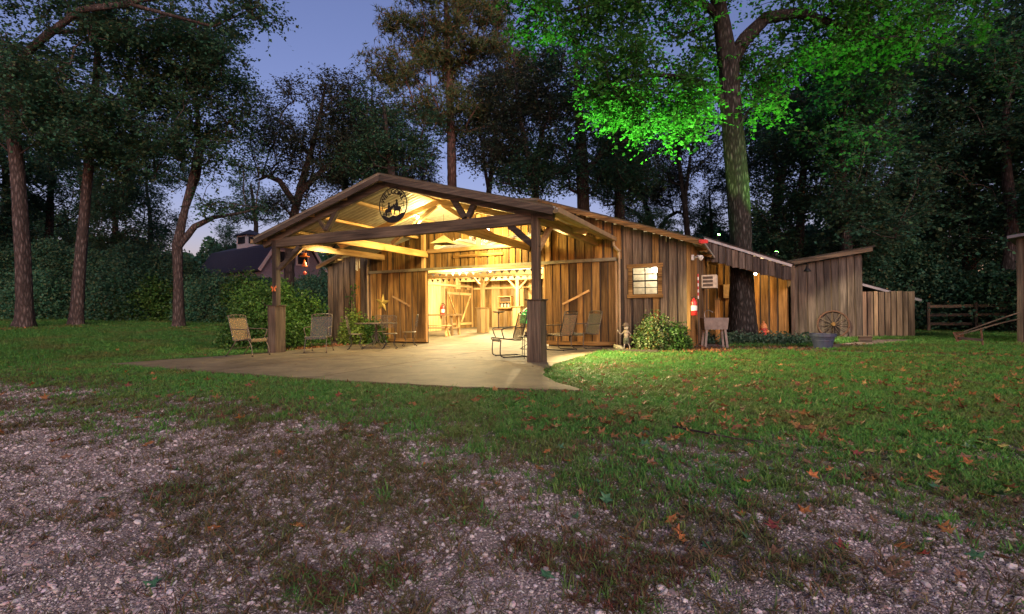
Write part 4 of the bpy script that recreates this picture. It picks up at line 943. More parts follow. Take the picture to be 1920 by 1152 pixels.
for px, D_, rz_, sc_, lab in ((650, 30, 1.4, 1.0, 'leafy dark tree filling the gap right of the spreading tree'), (1010, 31, 3.3, 1.1, 'leafy dark tree behind the slender forked tree'), (1160, 27, 5.0, .95, 'leafy dark tree low behind the roof under the maple crown'), (480, 40, .6, .9, 'leafy dark tree behind the gambrel house gable')):
    q = behind(px, D_); copy_thing(OK2, q, rz_, lab, sc_)
# the maple
b = gp(1392, 636, -.03); D = bD(b)
make_tree('maple_tree', 'big maple beside the barn with leaves lit bright green from below', 'tree', b,
    TP(b, [(1393, 615, 54), (1391, 520, 45), (1388, 430, 42), (1383, 360, 43), (1376, 280, 42), (1370, 200, 40), (1367, 130, 39), (1358, 70, 34), (1346, 0, 28), (1338, -80, 25), (1330, -170, 16), (1325, -260, 8)], D),
    [PE(1200, 150, 110, 75, D, 80, -.6), PE(1250, 215, 90, 55, D, 46, -.2), PE(1150, 190, 50, 45, D, 26, -.4), PE(1060, 40, 110, 50, D, 44, .4), PE(1240, 20, 120, 60, D, 50), PE(1330, 130, 60, 60, D, 20, .8), PE(1440, 130, 70, 50, D, 22, .3), PE(1520, 60, 120, 70, D, 56), PE(1640, 60, 130, 80, D, 64, .3), PE(1760, 40, 90, 70, D, 32, .6), PE(1400, -80, 300, 100, D, 90), PE(1440, 208, 35, 12, D, 7, -.5), PE(1000, -30, 110, 50, D, 26)],
    'leaf', 331, per=44, crad=.4, size=.125, zmin=3.6, mat='bark_maple', leafmat_='leaf_maple', r0=.012, sides=44, rough=.035,
    limbs=[LP([(1367, 120, 30), (1395, 75, 26), (1435, 35, 22), (1500, 25, 18), (1570, 50, 13), (1650, 75, 8), (1740, 60, 4)], D, [0, -.1, -.2, -.2, 0, .2, .4]), LP([(1362, 210, 16), (1340, 165, 13), (1290, 145, 10), (1220, 140, 7), (1150, 150, 4)], D, [0, -.2, -.4, -.5, -.6]), LP([(1350, 30, 18), (1290, -10, 13), (1180, -10, 9), (1070, 20, 5)], D, [0, .1, .3, .4]), LP([(1385, 235, 7), (1410, 200, 5), (1440, 205, 3)], D, [-.3, -.4, -.5])])
# woods: three kinds of tree, each one placed on its own
def wood_tree(label, seed, lm, h, D=26.):
    base = behind(960, D); k = 1.
    tr = [(base[0], base[1], base[2]-.1, .3)]; rg = np.random.default_rng(seed); x_, y_ = base[0], base[1]
    for z in np.linspace(1, h, 9): x_ += rg.normal(0, .12); y_ += rg.normal(0, .12); tr.append((x_, y_, base[2]+z, .28*(1-z/h)**.7+.02))
    E = []
    for z in np.linspace(4.4, h, 6):
        for q in range(2):
            a = rg.uniform(0, 6.28); E.append((np.array([base[0]+1.5*math.cos(a), base[1]+1.5*math.sin(a), base[2]+z]), 2.1, 2.1, 1.3, 13))
    return make_tree('woodland_tree', label, 'tree', base, tr, E, 'leaf', seed, per=72, crad=.55, size=.135, zmin=2, mat='bark', leafmat_=lm, group='trees of the dark wood', r0=.016)
spots = [(1500, 25, .9, 'dark tree in the wood rising over the gap between maple and narrow shed'), (1595, 22, 1., 'dark tree in the wood straight behind the narrow shed'), (1690, 27, 1.05, 'dark tree in the wood behind the pale board fence'),
    (1815, 23, 1., 'dark tree at the wood edge behind the walking plough'), (1905, 20, .95, 'dark tree at the wood edge beside the outbuilding corner'), (1770, 33, 1.1, 'tall dark tree deep in the wood behind the rail fence'), (1450, 32, .95, 'dark tree in the wood behind the maple trunk'),
    (1990, 25, 1.1, 'dark tree in the wood behind the outbuilding roof'), (1640, 40, 1.2, 'tall dark tree deep in the wood behind narrow shed and pale fence'), (1330, 36, .72, 'short dark tree behind the roof of the barn wing'), (1220, 34, .62, 'short dark tree behind the roof edge above the paned window'),
    (20, 31, .95, 'dark tree behind the thickest trunk beyond the left lawn'), (100, 33, 1., 'dark tree seen between the thickest trunk and the straight tall tree'), (225, 31, .85, 'dark tree seen between the straight tall tree and the forked tree'), (290, 37, .8, 'dark tree standing back behind the thicket left of the forked tree'),
    (-70, 27, 1., 'dark tree at the outer end of the left thicket'), (-180, 23, 1., 'dark tree past the outer end of the left thicket'), (165, 42, 1.1, 'tall dark tree far behind the straight tall tree'), (425, 54, .6, 'small rounded tree far behind the gambrel house roof'), (2090, 19, 1., 'dark tree in the wood past the outbuilding')]
T_ = [wood_tree(spots[0][3], 401, 'leaf_wood', 14), wood_tree(spots[1][3], 431, 'leaf_wood', 12), wood_tree(spots[2][3], 461, 'leaf_oak', 15)]
for i, (px, D, sc_, lab) in enumerate(spots):
    p = behind(px, D); q = T_[i % 3]
    if i < 3: q.location = tuple(p); q.rotation_euler = (0, 0, i*1.3); q.scale = (sc_,)*3
    else: copy_thing(q, p, i*2.1, lab, sc_)
# thickets and far woods (nobody could count these)
def leaf_cloud(name, label, cat, segs, n, size, lm, seed, depth=2.5):
    """mounded mass along world points (x,y,height)"""
    rg = np.random.default_rng(seed); P = np.array(segs, float); C = []
    for a, b_ in zip(P[:-1], P[1:]):
        L_ = np.hypot(*(b_-a)[:2]); k = int(n*L_/sum(np.hypot(*(q-p)[:2]) for p, q in zip(P[:-1], P[1:])))
        t = rg.random(k); c = a+(b_-a)*t[:, None]
        o = rg.normal(0, .5, k)*depth; dirn = (b_-a)[:2]/L_; c[:, 0] += -dirn[1]*o; c[:, 1] += dirn[0]*o
        lump = .3+.75*fbm(c[:, 0], c[:, 1], .22, seed, 2)+.65*fbm(c[:, 0], c[:, 1], .8, seed+5); hh = c[:, 2]*lump*np.sqrt(np.clip(1-(o/depth/1.6)**2, .08, 1))
        z = terrain(c[:, 0], c[:, 1])+hh*(1-rg.random(k)**2.2); c[:, 2] = z; C.append(c)
    C = np.concatenate(C); V, Fc = leaves(C, 1, .12, size, seed+1, droop=.1)
    return tag(link(name, np_mesh(name, V, Fc, MAT[lm])), label, cat, kind='stuff')
def W(px, D, h): p = atD(px, 584, D); return (p[0], p[1], h)
leaf_cloud('thicket', 'dark overgrown thicket along the far side of the left lawn', 'thicket', [W(-250, 24, 3.2), W(-20, 26, 3.0), W(160, 26, 3.3), W(300, 27, 3.4), W(385, 27, 2.5), W(520, 28, 2.3), W(600, 27, 2.6), W(680, 28, 3.0)], 95000, .115, 'leaf_wood', 501, 1.7)
leaf_cloud('undergrowth', 'dark undergrowth at the foot of the wood behind the sheds', 'undergrowth', [W(1430, 28, 4.4), W(1560, 24, 3.8), W(1680, 23, 3.6), W(1800, 22.5, 3.2), W(1930, 20, 3.2), W(2100, 17, 3.4)], 85000, .125, 'leaf_wood', 531, 1.5)
leaf_cloud('far_woods', 'far line of woods closing the view behind barn and lawn', 'woods', [W(-700, 42, 9), W(-200, 52, 9), W(150, 58, 9), W(420, 62, 6.5), W(560, 62, 6.), W(800, 56, 7), W(1100, 50, 7), W(1400, 48, 8), W(1800, 42, 9), W(2400, 32, 10)], 110000, .42, 'leaf_wood', 561, 2.5)
# ---------------------------------------------------------------- bushes
def bush(name, label, c, r, h, n, size, lm, seed, squash=1.):
    rg = np.random.default_rng(seed); t = thing(name, label, 'bush', c)
    u = unit(rg, n); u[:, 2] = np.abs(u[:, 2]); k = np.power(rg.uniform(.25, 1, n), .35)
    lump = 1+.16*np.sin(5*np.arctan2(u[:, 1], u[:, 0])+seed)*u[:, 2]+.1*np.sin(9*u[:, 2]+3*np.arctan2(u[:, 1], u[:, 0]))
    P = u*(k*lump)[:, None]*np.array([r, r*squash, h]); V, Fc = leaves(P, 1, size*.6, size, seed, droop=-.2)
    link('foliage', np_mesh('foliage', V, Fc, MAT[lm]), t)
    s = MB()
    for i in range(9):
        a = i*.7+rg.random()*.4; s.tube([(0.06*math.cos(a), .06*math.sin(a), 0), (r*.3*math.cos(a), r*.3*math.sin(a), h*.4), (r*.6*math.cos(a), r*.6*math.sin(a), h*.75)], [.016, .012, .006], 5)
    s.build('stem', MAT['bark_dark'], t); return t
p = gp(530, 648); bush('clipped_bush', 'large rounded green bush beside the left porch post', (-9.95, 1.75, .0), 1.5, 1.95, 22000, .075, 'leaf_box', 601)
p = (-8.35, 3.5, 0); bush('lime_bush', 'small yellow green shrub against the grey wall behind the clipped bush', p, .42, 1.1, 2200, .08, 'leaf_lime', 621)
bush('broadleaf_bush', 'low leafy green shrub at the foot of the grey wall', (-7.95, 3.95, 0), .45, .8, 1800, .085, 'leaf_box', 625)
p = gp(1240, 652); bush('spotted_bush', 'round green bush flecked with pale leaves under the paned window', (1.5, 3.9, -.02), .45, .9, 4200, .06, 'leaf_var', 631)
bush('dark_bush', 'dark green bush at the barn corner beside the wash basin', (1.95, 4.05, -.02), .42, .68, 2600, .065, 'leaf_box', 641)
for i, (px, D_, r_, h_, lm_, lab) in enumerate(((70, 23.5, 1.5, 2.3, 'leaf_oak', 'spreading shrub in front of the thicket behind the thickest trunk'), (215, 24, 1.3, 2.9, 'leaf_wood', 'tall shrub in front of the thicket beside the straight tall tree'), (275, 25, 1.6, 2.1, 'leaf_box', 'brighter green shrub in the thicket left of the forked tree'), (300, 28, 1.8, 4.2, 'leaf_oak', 'high rounded shrub rising over the thicket left of the forked tree'), (392, 25, 1.4, 2.4, 'leaf_oak', 'shrub in the thicket below the gambrel house roof'), (455, 25.5, 1.3, 2.5, 'leaf_box', 'shrub in the thicket below the gambrel house gable'), (20, 27, 1.7, 3.9, 'leaf_wood', 'high shrub rising over the thicket at its outer end'), (600, 24, 1.3, 2.6, 'leaf_wood', 'dark shrub behind the clipped bush by the porch'))):
    p = atD(px, 584, D_); bush('wild_shrub', lab, (p[0], p[1], tz(p[0], p[1])-.05), r_, h_, 7000, .11, lm_, 700+i)
def ground_cover(name, label, cat, c, rx, ry, h, n, size, lm, seed, flat=False):
    rg = np.random.default_rng(seed); a = rg.random(n)*6.283; q = np.sqrt(rg.random(n))
    P = np.stack([c[0]+rx*q*np.cos(a), c[1]+ry*q*np.sin(a), np.zeros(n)], 1); P = P[~blocked(P[:, 0], P[:, 1])]
    P[:, 2] = gz(P[:, 0], P[:, 1])+.012+rg.random(len(P))**2*h*(1-.6*q[:len(P)]); V, Fc = leaves(P, 1, .02, size, seed, flat=.2, droop=0. if flat else -.1)
    return tag(link(name, np_mesh(name, V, Fc, MAT[lm])), label, cat, kind='stuff')
mp_ = gp(1395, 640); ground_cover('ivy', 'dark ivy spreading round the foot of the maple', 'ivy', (mp_[0]+.3, mp_[1]-.3, 0), 1.7, 1.2, .42, 5000, .08, 'leaf_ivy', 651)
ground_cover('leaf_litter', 'brown fallen leaves heaped in the bed by the barn wall', 'leaf litter', (1.9, 3.9, 0), 1.5, .75, .05, 1900, .07, 'litter', 661, True)
ground_cover('leaf_litter', 'rusty fallen leaves drifted along the patio edge under the clipped bush', 'leaf litter', (-8.3, 2.6, 0), .9, 1.9, .05, 2200, .075, 'litter', 671, True)
for i, (px, py) in enumerate(((45, 616), (143, 612), (335, 615))):
    q = gpt(px, py); ground_cover('leaf_litter', 'ring of reddish needles on the lawn round a big trunk', 'leaf litter', (q[0], q[1], 0), 1.0, .9, .03, 1500, .07, 'litter', 681+i, True)
q = gp(1755, 620); ground_cover('leaf_litter', 'strip of orange fallen leaves beside the pale board fence', 'leaf litter', (q[0]+.6, q[1]+.3, 0), 1.9, .5, .05, 1800, .09, 'litter', 691, True)
# ---------------------------------------------------------------- lamps outside
fl_ = onX(1308, 483, 2.52)
t = thing('flood_lamp', 'twin flood lamp on the barn side wall under the eave', 'lamp', fl_)
MB().box(-.15, -.09, -.07, .07, -.07, .07).build('base_plate', MAT['white_paint'], t)
for s in (-1, 1):
    h_ = MB().tube([(-.1, s*.05, 0), (-.02, s*.1, .02), (.03, s*.11, .01)], .018, 6).tube([(.0, s*.11, .03), (.05, s*.13, .0), (.10, s*.145, -.03)], [.03, .045, .075], 10).build('lamp_head', MAT['white_paint'], t, sm=True)
    MB().tube([(.098, s*.144, -.029), (.106, s*.147, -.034)], .06, 10).build('bulb', MAT['white_paint'], h_)
bulb_lamp((3.95, 10.5, 2.3), 'bare bulb under the wing roof behind the maple trunk', 28, (1, .66, .3), .3)
def hood_lamp(loc, label, watts, aim, cone, col=WARM, drop=.1, r_=.11, arm=None):
    t = thing('hooded_lamp', label, 'lamp', loc); MB().lathe([(r_, -.02), (r_*.98, -.01), (r_*.55, .07), (.03, .1), (.02, .13)], 14).build('hood', MAT['black_metal'], t, sm=True)
    MB().lathe([(.0, .0), (.03, .015), (.03, .05), (.0, .065)], 8).build('bulb', MAT['bulb'], t, sm=True); MB().tube([(0, 0, .12), (0, 0, .13+drop)] if not arm else spline([(0, 0, .12), (0, 0, .2), tuple(.5*q for q in arm[:2])+(.22,), arm], 4), .01, 5).build('stem', MAT['black_metal'], t)
    return lamp_light('lamp_light', (loc[0], loc[1], loc[2]-.05), watts, col, .04, cone, aim)
hood_lamp((-.75, 1.7, 2.9), 'dark hooded lamp under the right eave of the porch', 1500, (3.9, 1.0, 0), R(104), (1, .8, .4), .05)
hood_lamp((-7.1, 1.5, 2.95), 'dark hooded lamp under the left eave of the porch', 110, (-9, 1.7, 0), R(150), (1, .8, .4), .1)
hood_lamp((5.4, 8.7, 2.2), 'dark hooded lamp on a bracket at the right end of the wing', 230, (7.4, 10.3, 0), R(100), (1, .84, .55), arm=(-.36, .33, .12))
GREEN = (.3, 1, .14)
for (x_, y_), aim, wts in (((-.3, 9.6), atD(1205, 150, 15.4), 2100), ((4.55, 9.4), atD(1590, 75, 16.2), 1000)):
    z_ = wz(x_)+.05 if x_ > 2.4 else rz_main(x_)+.06; t = thing('spotlight', 'green garden spotlight on the %s roof aimed up at the maple' % ('main barn' if x_ < 2.4 else 'wing'), 'lamp', (x_, y_, z_))
    a = (Vector(aim)-Vector((x_, y_, z_+.15))).normalized(); c0 = Vector((0, 0, .13))
    MB().box(-.06, .06, -.06, .06, -.02, .02).tube([(0, 0, .02), (0, 0, .12)], .012, 6).build('bracket', MAT['black_metal'], t)
    MB().tube([c0-a*.06, c0, c0+a*.12], [.04, .06, .075], 12).build('housing', MAT['black_metal'], t, sm=True); MB().tube([c0+a*.119, c0+a*.126], .062, 12).build('lens', MAT['bulb_green'], t)
    lamp_light('lamp_light', Vector((x_, y_, z_+.13))+a*.16, wts, GREEN, .05, R(100), aim)

t = thing('spotlight', 'small green spotlight on the wing roof close behind the maple trunk', 'lamp', (2.75, 9.35, wz(2.75)+.05))
MB().box(-.06, .06, -.06, .06, -.02, .02).tube([(0, 0, .02), (0, 0, .12)], .012, 6).build('bracket', MAT['black_metal'], t); MB().tube([(-.02, .03, .1), (.0, .0, .14), (.06, -.06, .22)], [.03, .045, .055], 12).build('housing', MAT['black_metal'], t, sm=True); MB().tube([(.061, -.061, .221), (.064, -.064, .226)], .045, 12).build('lens', MAT['bulb_green'], t)
lamp_light('lamp_light', (2.85, 9.25, wz(2.75)+.34), 330, (.45, 1, .15), .04, R(70), atD(1375, 290, 16.4))
# ---------------------------------------------------------------- furniture
def curl(c, r, turns, n=14, plane='xz', s=1):
    out = []
    for i in range(n):
        t_ = i/(n-1); a = s*t_*turns*6.283; q = r*(1-.75*t_); p_ = (q*math.cos(a), q*math.sin(a))
        out.append((c[0]+p_[0], c[1], c[2]+p_[1]) if plane == 'xz' else (c[0], c[1]+p_[0], c[2]+p_[1]))
    return out
def sling_part(name, prof, w, mat, parent, t_=.012):
    """sheet of woven mesh following a side profile (y,z)"""
    V = []; n = len(prof)
    for k in (-1, 1):
        for y_, z_ in prof: V += [(k*w/2, y_, z_)]
    for k in (-1, 1):
        for y_, z_ in prof: V += [(k*w/2, y_+t_*.3, z_-t_)]
    Fc = []
    for i in range(n-1): Fc += [(i, n+i, n+i+1, i+1), (2*n+i, 2*n+i+1, 3*n+i+1, 3*n+i)]
    return MB().add(V, Fc).build(name, MAT[mat], parent, sm=True)
def patio_chair(label, loc, rz, kind, met, sl, group='mesh patio chairs on the concrete'):
    t = thing('patio_chair', label, 'chair', loc, rz, group); w = .54
    sling_part('seat', [(-.3, .36), (-.31, .41), (-.26, .43), (0, .405), (.2, .385)], w-.03, sl, t)
    sling_part('backrest', [(.2, .385), (.25, .5), (.31, .72), (.37, .94)], w-.03, sl, t)
    fr = MB()
    for s in (-1, 1): fr.tube(spline([(s*w/2, -.28, .37), (s*w/2, -.31, .41), (s*w/2, -.25, .43), (s*w/2, .18, .385), (s*w/2, .25, .5), (s*w/2, .385, 1.0)], 4), .013, 6)
    fr.tube([(-w/2, .385, 1.0), (-w/4, .392, 1.02), (w/4, .392, 1.02), (w/2, .385, 1.0)], .013, 6); fr.tube([(-w/2, .37, .94), (w/2, .37, .94)], .009, 6); fr.tube([(-w/2, .2, .38), (w/2, .2, .38)], .011, 6); fr.tube([(-w/2, -.28, .37), (w/2, -.28, .37)], .011, 6)
    fr.build('frame', MAT[met], t, sm=True)
    sc_ = MB()
    for s in (-1, 1): sc_.tube(curl((s*.1, .382, .98), .032, 1.3, s=s), .005, 5); sc_.tube(curl((s*.19, .382, .98), .026, 1.2, s=-s), .005, 5)
    sc_.build('scrollwork', MAT[met], t, sm=True)
    for s in (-1, 1):
        MB().tube(spline([(s*(w/2+.005), .3, .68), (s*(w/2+.04), .1, .665), (s*(w/2+.045), -.17, .66), (s*(w/2+.035), -.26, .62), (s*(w/2+.01), -.2, .43)], 5), .012, 6).build('arm', MAT[met], t, sm=True)
        x_ = s*w/2
        if kind == 'spring':
            lg = MB().tube(spline([(x_, .34, .02), (x_, 0, .018), (x_, -.2, .02), (x_, -.28, .06), (x_, -.29, .2), (x_, -.27, .4)], 5), .014, 6).build('leg', MAT[met], t, sm=True)
            for y_ in (-.2, .33): MB().tube([(x_, y_, .0), (x_, y_, .022)], .02, 8).build('glide', MAT['black_metal'], lg)
        else:
            for y0_, y1_ in ((-.22, -.36), (.12, .44)):
                lg = MB().tube(spline([(x_, y0_, .42), (x_, (y0_+y1_)/2-.03, .24), (x_*1.04, y1_, .015)], 4), .012, 6).build('leg', MAT[met], t, sm=True)
                MB().tube([(x_*1.04, y1_, 0), (x_*1.04, y1_, .02)], .019, 8).build('glide', MAT['black_metal'], lg)
    br = MB().tube([(-w/2, .33 if kind == 'spring' else .22, .02 if kind == 'spring' else .2), (w/2, .33 if kind == 'spring' else .22, .02 if kind == 'spring' else .2)], .009, 5).build('stretcher', MAT[met], t); return t
def face(fx, fy): return math.atan2(fx, -fy)
fc = lambda a, b_: face(*(a*RIGHT+b_*FWD)[:2])
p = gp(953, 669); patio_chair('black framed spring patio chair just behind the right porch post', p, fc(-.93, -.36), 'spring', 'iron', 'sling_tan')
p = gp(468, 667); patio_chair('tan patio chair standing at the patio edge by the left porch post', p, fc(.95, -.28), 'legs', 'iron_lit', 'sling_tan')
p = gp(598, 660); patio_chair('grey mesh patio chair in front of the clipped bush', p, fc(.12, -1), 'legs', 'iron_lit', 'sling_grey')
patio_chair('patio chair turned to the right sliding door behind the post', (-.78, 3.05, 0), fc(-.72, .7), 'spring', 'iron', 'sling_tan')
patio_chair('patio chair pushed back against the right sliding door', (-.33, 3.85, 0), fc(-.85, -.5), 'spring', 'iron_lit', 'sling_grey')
# wrought iron dining set
def iron_chair(label, loc, rz):
    t = thing('iron_chair', label, 'chair', loc, rz, 'wrought iron chairs round the table')
    MB().lathe([(.2, .42), (.215, .43), (.2, .445), (.01, .445)], 18).build('seat', MAT['iron_lit'], t)
    bk = MB()
    for s in (-1, 1): bk.tube(spline([(s*.17, .15, .43), (s*.2, .2, .65), (s*.21, .25, .93)], 4), .01, 6)
    bk.tube(spline([(-.21, .25, .93), (-.1, .26, .96), (0, .26, .94), (.1, .26, .96), (.21, .25, .93)], 4), .009, 6)
    b_ = bk.build('backrest', MAT['iron_lit'], t, sm=True); s_ = MB()
    for i in range(4):
        for j in range(4):
            s_.tube(curl((-.14+i*.095, .215+.012*j, .64+j*.085), .045, 1.3, s=(-1)**(i+j)), .006, 5)
    s_.build('scrollwork', MAT['iron_lit'], b_, sm=True)
    for a in (45, 135, 225, 315):
        c_, n_ = math.cos(R(a)), math.sin(R(a)); lg = MB().tube(spline([(.15*c_, .15*n_, .43), (.22*c_, .22*n_, .3), (.16*c_, .16*n_, .16), (.27*c_, .27*n_, .012)], 4), .009, 6).build('leg', MAT['iron'], t, sm=True)
        MB().tube([(.27*c_, .27*n_, 0), (.27*c_, .27*n_, .022)], .018, 8).build('glide', MAT['black_metal'], lg)
    return t
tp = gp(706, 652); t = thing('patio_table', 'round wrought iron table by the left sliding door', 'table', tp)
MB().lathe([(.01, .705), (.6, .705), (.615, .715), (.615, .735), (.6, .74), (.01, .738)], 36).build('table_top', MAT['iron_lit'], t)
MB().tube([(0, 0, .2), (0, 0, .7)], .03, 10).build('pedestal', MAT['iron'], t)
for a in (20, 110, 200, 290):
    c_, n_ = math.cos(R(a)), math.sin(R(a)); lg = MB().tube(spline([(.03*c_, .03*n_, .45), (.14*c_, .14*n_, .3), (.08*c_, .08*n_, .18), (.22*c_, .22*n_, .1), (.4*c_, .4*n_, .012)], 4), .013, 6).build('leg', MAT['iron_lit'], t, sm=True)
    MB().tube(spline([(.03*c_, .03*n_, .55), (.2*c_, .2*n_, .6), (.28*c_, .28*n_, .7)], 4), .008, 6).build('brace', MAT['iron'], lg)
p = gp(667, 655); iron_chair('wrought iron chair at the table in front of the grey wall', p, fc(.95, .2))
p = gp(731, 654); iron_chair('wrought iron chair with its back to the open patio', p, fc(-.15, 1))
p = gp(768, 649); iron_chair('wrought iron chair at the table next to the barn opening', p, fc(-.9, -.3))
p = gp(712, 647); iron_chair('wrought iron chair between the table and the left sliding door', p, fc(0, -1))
sp_ = gp(992, 671); t = thing('side_table', 'small wire side table with a clutter of fittings behind the right post', 'table', sp_)
MB().lathe([(.01, .46), (.24, .46), (.25, .47), (.24, .48), (.01, .48)], 20).build('table_top', MAT['iron'], t)
for a in (30, 150, 270):
    c_, n_ = math.cos(R(a)), math.sin(R(a)); MB().tube([(.22*c_, .22*n_, .46), (.26*c_, .26*n_, 0)], .008, 6).build('leg', MAT['iron'], t)
wr = MB(); wr.tube([(.2*math.cos(i*.5236), .2*math.sin(i*.5236), .2) for i in range(12)], .006, 5, True); wr.tube([(-.2, 0, .2), (.2, 0, .44)], .005, 5); wr.tube([(.2, 0, .2), (-.2, 0, .44)], .005, 5); wr.build('wire_brace', MAT['iron'], t)
t = thing('caddy', 'dark metal caddy on the small wire side table', 'caddy', (sp_[0], sp_[1], .48)); MB().box(-.1, .12, -.06, .06, 0, .03).build('tray', MAT['rust'], t)
for i in range(4): MB().lathe([(.02, .03), (.022, .08), (.012, .1)], 8, (-.07+i*.05, 0, 0)).build('jar', MAT['iron_lit'], t)

# ---------------------------------------------------------------- welcome sign
sg = onY(737, 385, -.13); t = thing('welcome_sign', 'round black metal welcome sign with two riders under the gable', 'sign', sg)
RR = .40; ring = MB(); ring.tube([(RR*math.cos(i*math.pi/24), 0, RR*math.sin(i*math.pi/24)) for i in range(48)], .014, 6, True); ring.build('ring', MAT['black_metal'], t, sm=True)
for i, ch in enumerate('WELCOME'):
    a = R(152-i*20.5); cu_ = bpy.data.curves.new('letter', 'FONT'); cu_.body = ch; cu_.size = .155; cu_.extrude = .006; cu_.align_x = 'CENTER'; cu_.align_y = 'CENTER'; cu_.offset = .004
    to = bpy.data.objects.new('letter', cu_); me = bpy.data.meshes.new_from_object(to); me.materials.clear(); me.materials.append(MAT['black_metal']); bpy.data.objects.remove(to)
    link('letter', me, t, (.31*math.cos(a), 0, .31*math.sin(a)), Matrix.Rotation(math.pi/2-a, 4, 'Y').to_euler() if False else (math.pi/2, -(a-math.pi/2), 0))
HORSE = [(-.17, -.06), (-.155, .0), (-.12, .03), (-.02, .03), (.0, .05), (.05, .1), (.06, .075), (.1, .03), (.095, .012), (.06, .025), (.035, -.02), (.04, -.07), (.03, -.15), (.012, -.15), (.012, -.08), (-.005, -.06), (-.09, -.065), (-.105, -.1), (-.1, -.155), (-.118, -.155), (-.13, -.09), (-.14, -.03), (-.155, -.05), (-.165, -.09)]
RIDER = [(-.07, .02), (-.075, .09), (-.06, .12), (-.055, .15), (-.085, .155), (-.06, .165), (-.05, .185), (-.025, .185), (-.015, .165), (.01, .155), (-.02, .15), (-.02, .12), (.005, .08), (.03, .06), (.025, .05), (-.01, .06), (-.02, .02), (-.015, -.05), (0, -.055), (-.03, -.06), (-.05, .0)]
for dx, dz, k, fl in ((-.11, -.1, .95, 1), (.1, -.07, 1.05, -1)):
    h_ = MB().prism([(dx+fl*k*(a+.03), dz+k*b_) for a, b_ in HORSE], .01, 'y', -.005).build('horse', MAT['black_metal'], t)
    MB().prism([(dx+fl*k*(a+.03), dz+k*b_) for a, b_ in RIDER], .012, 'y', -.006).build('rider', MAT['black_metal'], h_)
ar = [(RR*math.cos(R(a)), RR*math.sin(R(a))) for a in range(212, 333, 10)]
MB().prism(ar[::1]+[(.22, -.21), (.1, -.27), (.0, -.24), (-.12, -.28), (-.25, -.23)], .01, 'y', -.005).build('hill', MAT['black_metal'], t)
fx = MB()
for i in range(6): fx.box(-.29+i*.035, -.275+i*.035, -.006, .006, -.25, -.15)
fx.box(-.32, -.08, -.005, .005, -.2, -.19); fx.build('fence_slats', MAT['black_metal'], t)
for s in (-1, 1):
    q = MB(); q.bar((s*.39, 0, .02), (s*.22, 0, .0), .008, .014); q.bar((s*.39, 0, -.03), (s*.22, 0, -.05), .008, .014); q.bar((s*.3, 0, .06), (s*.31, 0, -.09), .008, .014, (1, 0, 0)); q.build('bar_mark', MAT['black_metal'], t)
for s in (-1, 1): MB().tube([(s*.1, 0, .39), (s*.12, .05, rz_p(sg[0])-sg[2]-.08)], .004, 4).build('chain', MAT['black_metal'], t)

# ---------------------------------------------------------------- hanging and wall ornaments
p = onY(571, 480, .8); t = thing('wind_bell', 'orange hat shaped wind bell hanging inside the left porch post', 'wind bell', p)
MB().tube([(0, 0, .04), (0, 0, 2.86-p[2])], .004, 5).build('cord', MAT['iron_lit'], t); MB().lathe([(.135, -.03), (.14, -.02), (.06, .0), (.055, .06), (.03, .085), (.0, .085)], 16).build('hat', MAT['orange_glaze'], t, sm=True)
MB().lathe([(.082, -.31), (.08, -.3), (.03, -.15), (.006, -.1)], 12).build('bell', MAT['orange_glaze'], t, sm=True); MB().tube([(0, 0, -.02), (0, 0, -.5)], .004, 5).build('cord', MAT['iron_lit'], t); MB().lathe([(.0, -.54), (.04, -.52), (.05, -.48), (.03, -.44), (.0, -.43)], 12).build('clapper', MAT['hydrant_red'], t, sm=True)
p = onY(671, 483, 3.4); t = thing('wind_chime', 'pale metal tube wind chime hanging before the grey wall', 'wind chime', p)
MB().lathe([(.08, 0), (.085, .01), (.08, .02)], 14).build('disc', MAT['brown_x'], t); MB().tube([(0, 0, .02), (0, 0, 2.9-p[2])], .004, 5).build('cord', MAT['iron_lit'], t)
for i in range(5): a = i*1.2566; MB().tube([(.06*math.cos(a), .06*math.sin(a), -.03), (.06*math.cos(a), .06*math.sin(a), -.33-.03*i)], .014, 8).build('tube', MAT['chime'], t)
p = onY(832, 441, 3.3); t = thing('lamp_shade', 'pyramid shaped tin shade hanging before the gable opening', 'lampshade', p)
MB().add([(-.3, -.3, -.27), (.3, -.3, -.27), (.3, .3, -.27), (-.3, .3, -.27), (0, 0, 0), (-.28, -.28, -.275), (.28, -.28, -.275), (.28, .28, -.275), (-.28, .28, -.275), (0, 0, -.03)], [(0, 1, 4), (1, 2, 4), (2, 3, 4), (3, 0, 4), (6, 5, 9), (7, 6, 9), (8, 7, 9), (5, 8, 9), (0, 5, 6, 1), (1, 6, 7, 2), (2, 7, 8, 3), (3, 8, 5, 0)]).build('shade', MAT['shade'], t)
MB().tube([(0, 0, 0), (0, 0, rz_p(p[0])-p[2]-.1)], .006, 5).build('chain', MAT['black_metal'], t)
for i, (px, py) in enumerate(((889, 448), (906, 446), (919, 452))):
    p = onY(px, py, YW-.12); t = tag(MB().tube([(.07*math.sin(a), 0, -.07*math.cos(a)) for a in np.linspace(-2.5, 2.5, 14)], .012, 6).build('horseshoe', MAT['rust'], None, p), 'rusty horseshoe hanging in the gable opening', 'horseshoe', 'horseshoes in the gable opening')
p = onY(717, 568, YW-.15); t = thing('tin_star', 'yellow tin barn star leaning on the left sliding door', 'star', p)
V = [(0, -.05, 0)]; V += [((.33 if i % 2 == 0 else .13)*math.sin(i*math.pi/5+.12), 0, (.33 if i % 2 == 0 else .13)*math.cos(i*math.pi/5+.12)) for i in range(10)]
for i in range(5): MB().add([V[0], V[1+(2*i-1) % 10], V[1+2*i], V[1+(2*i+1) % 10]], [(0, 2, 1), (0, 3, 2)]).build('star_point', MAT['star_metal'], t)
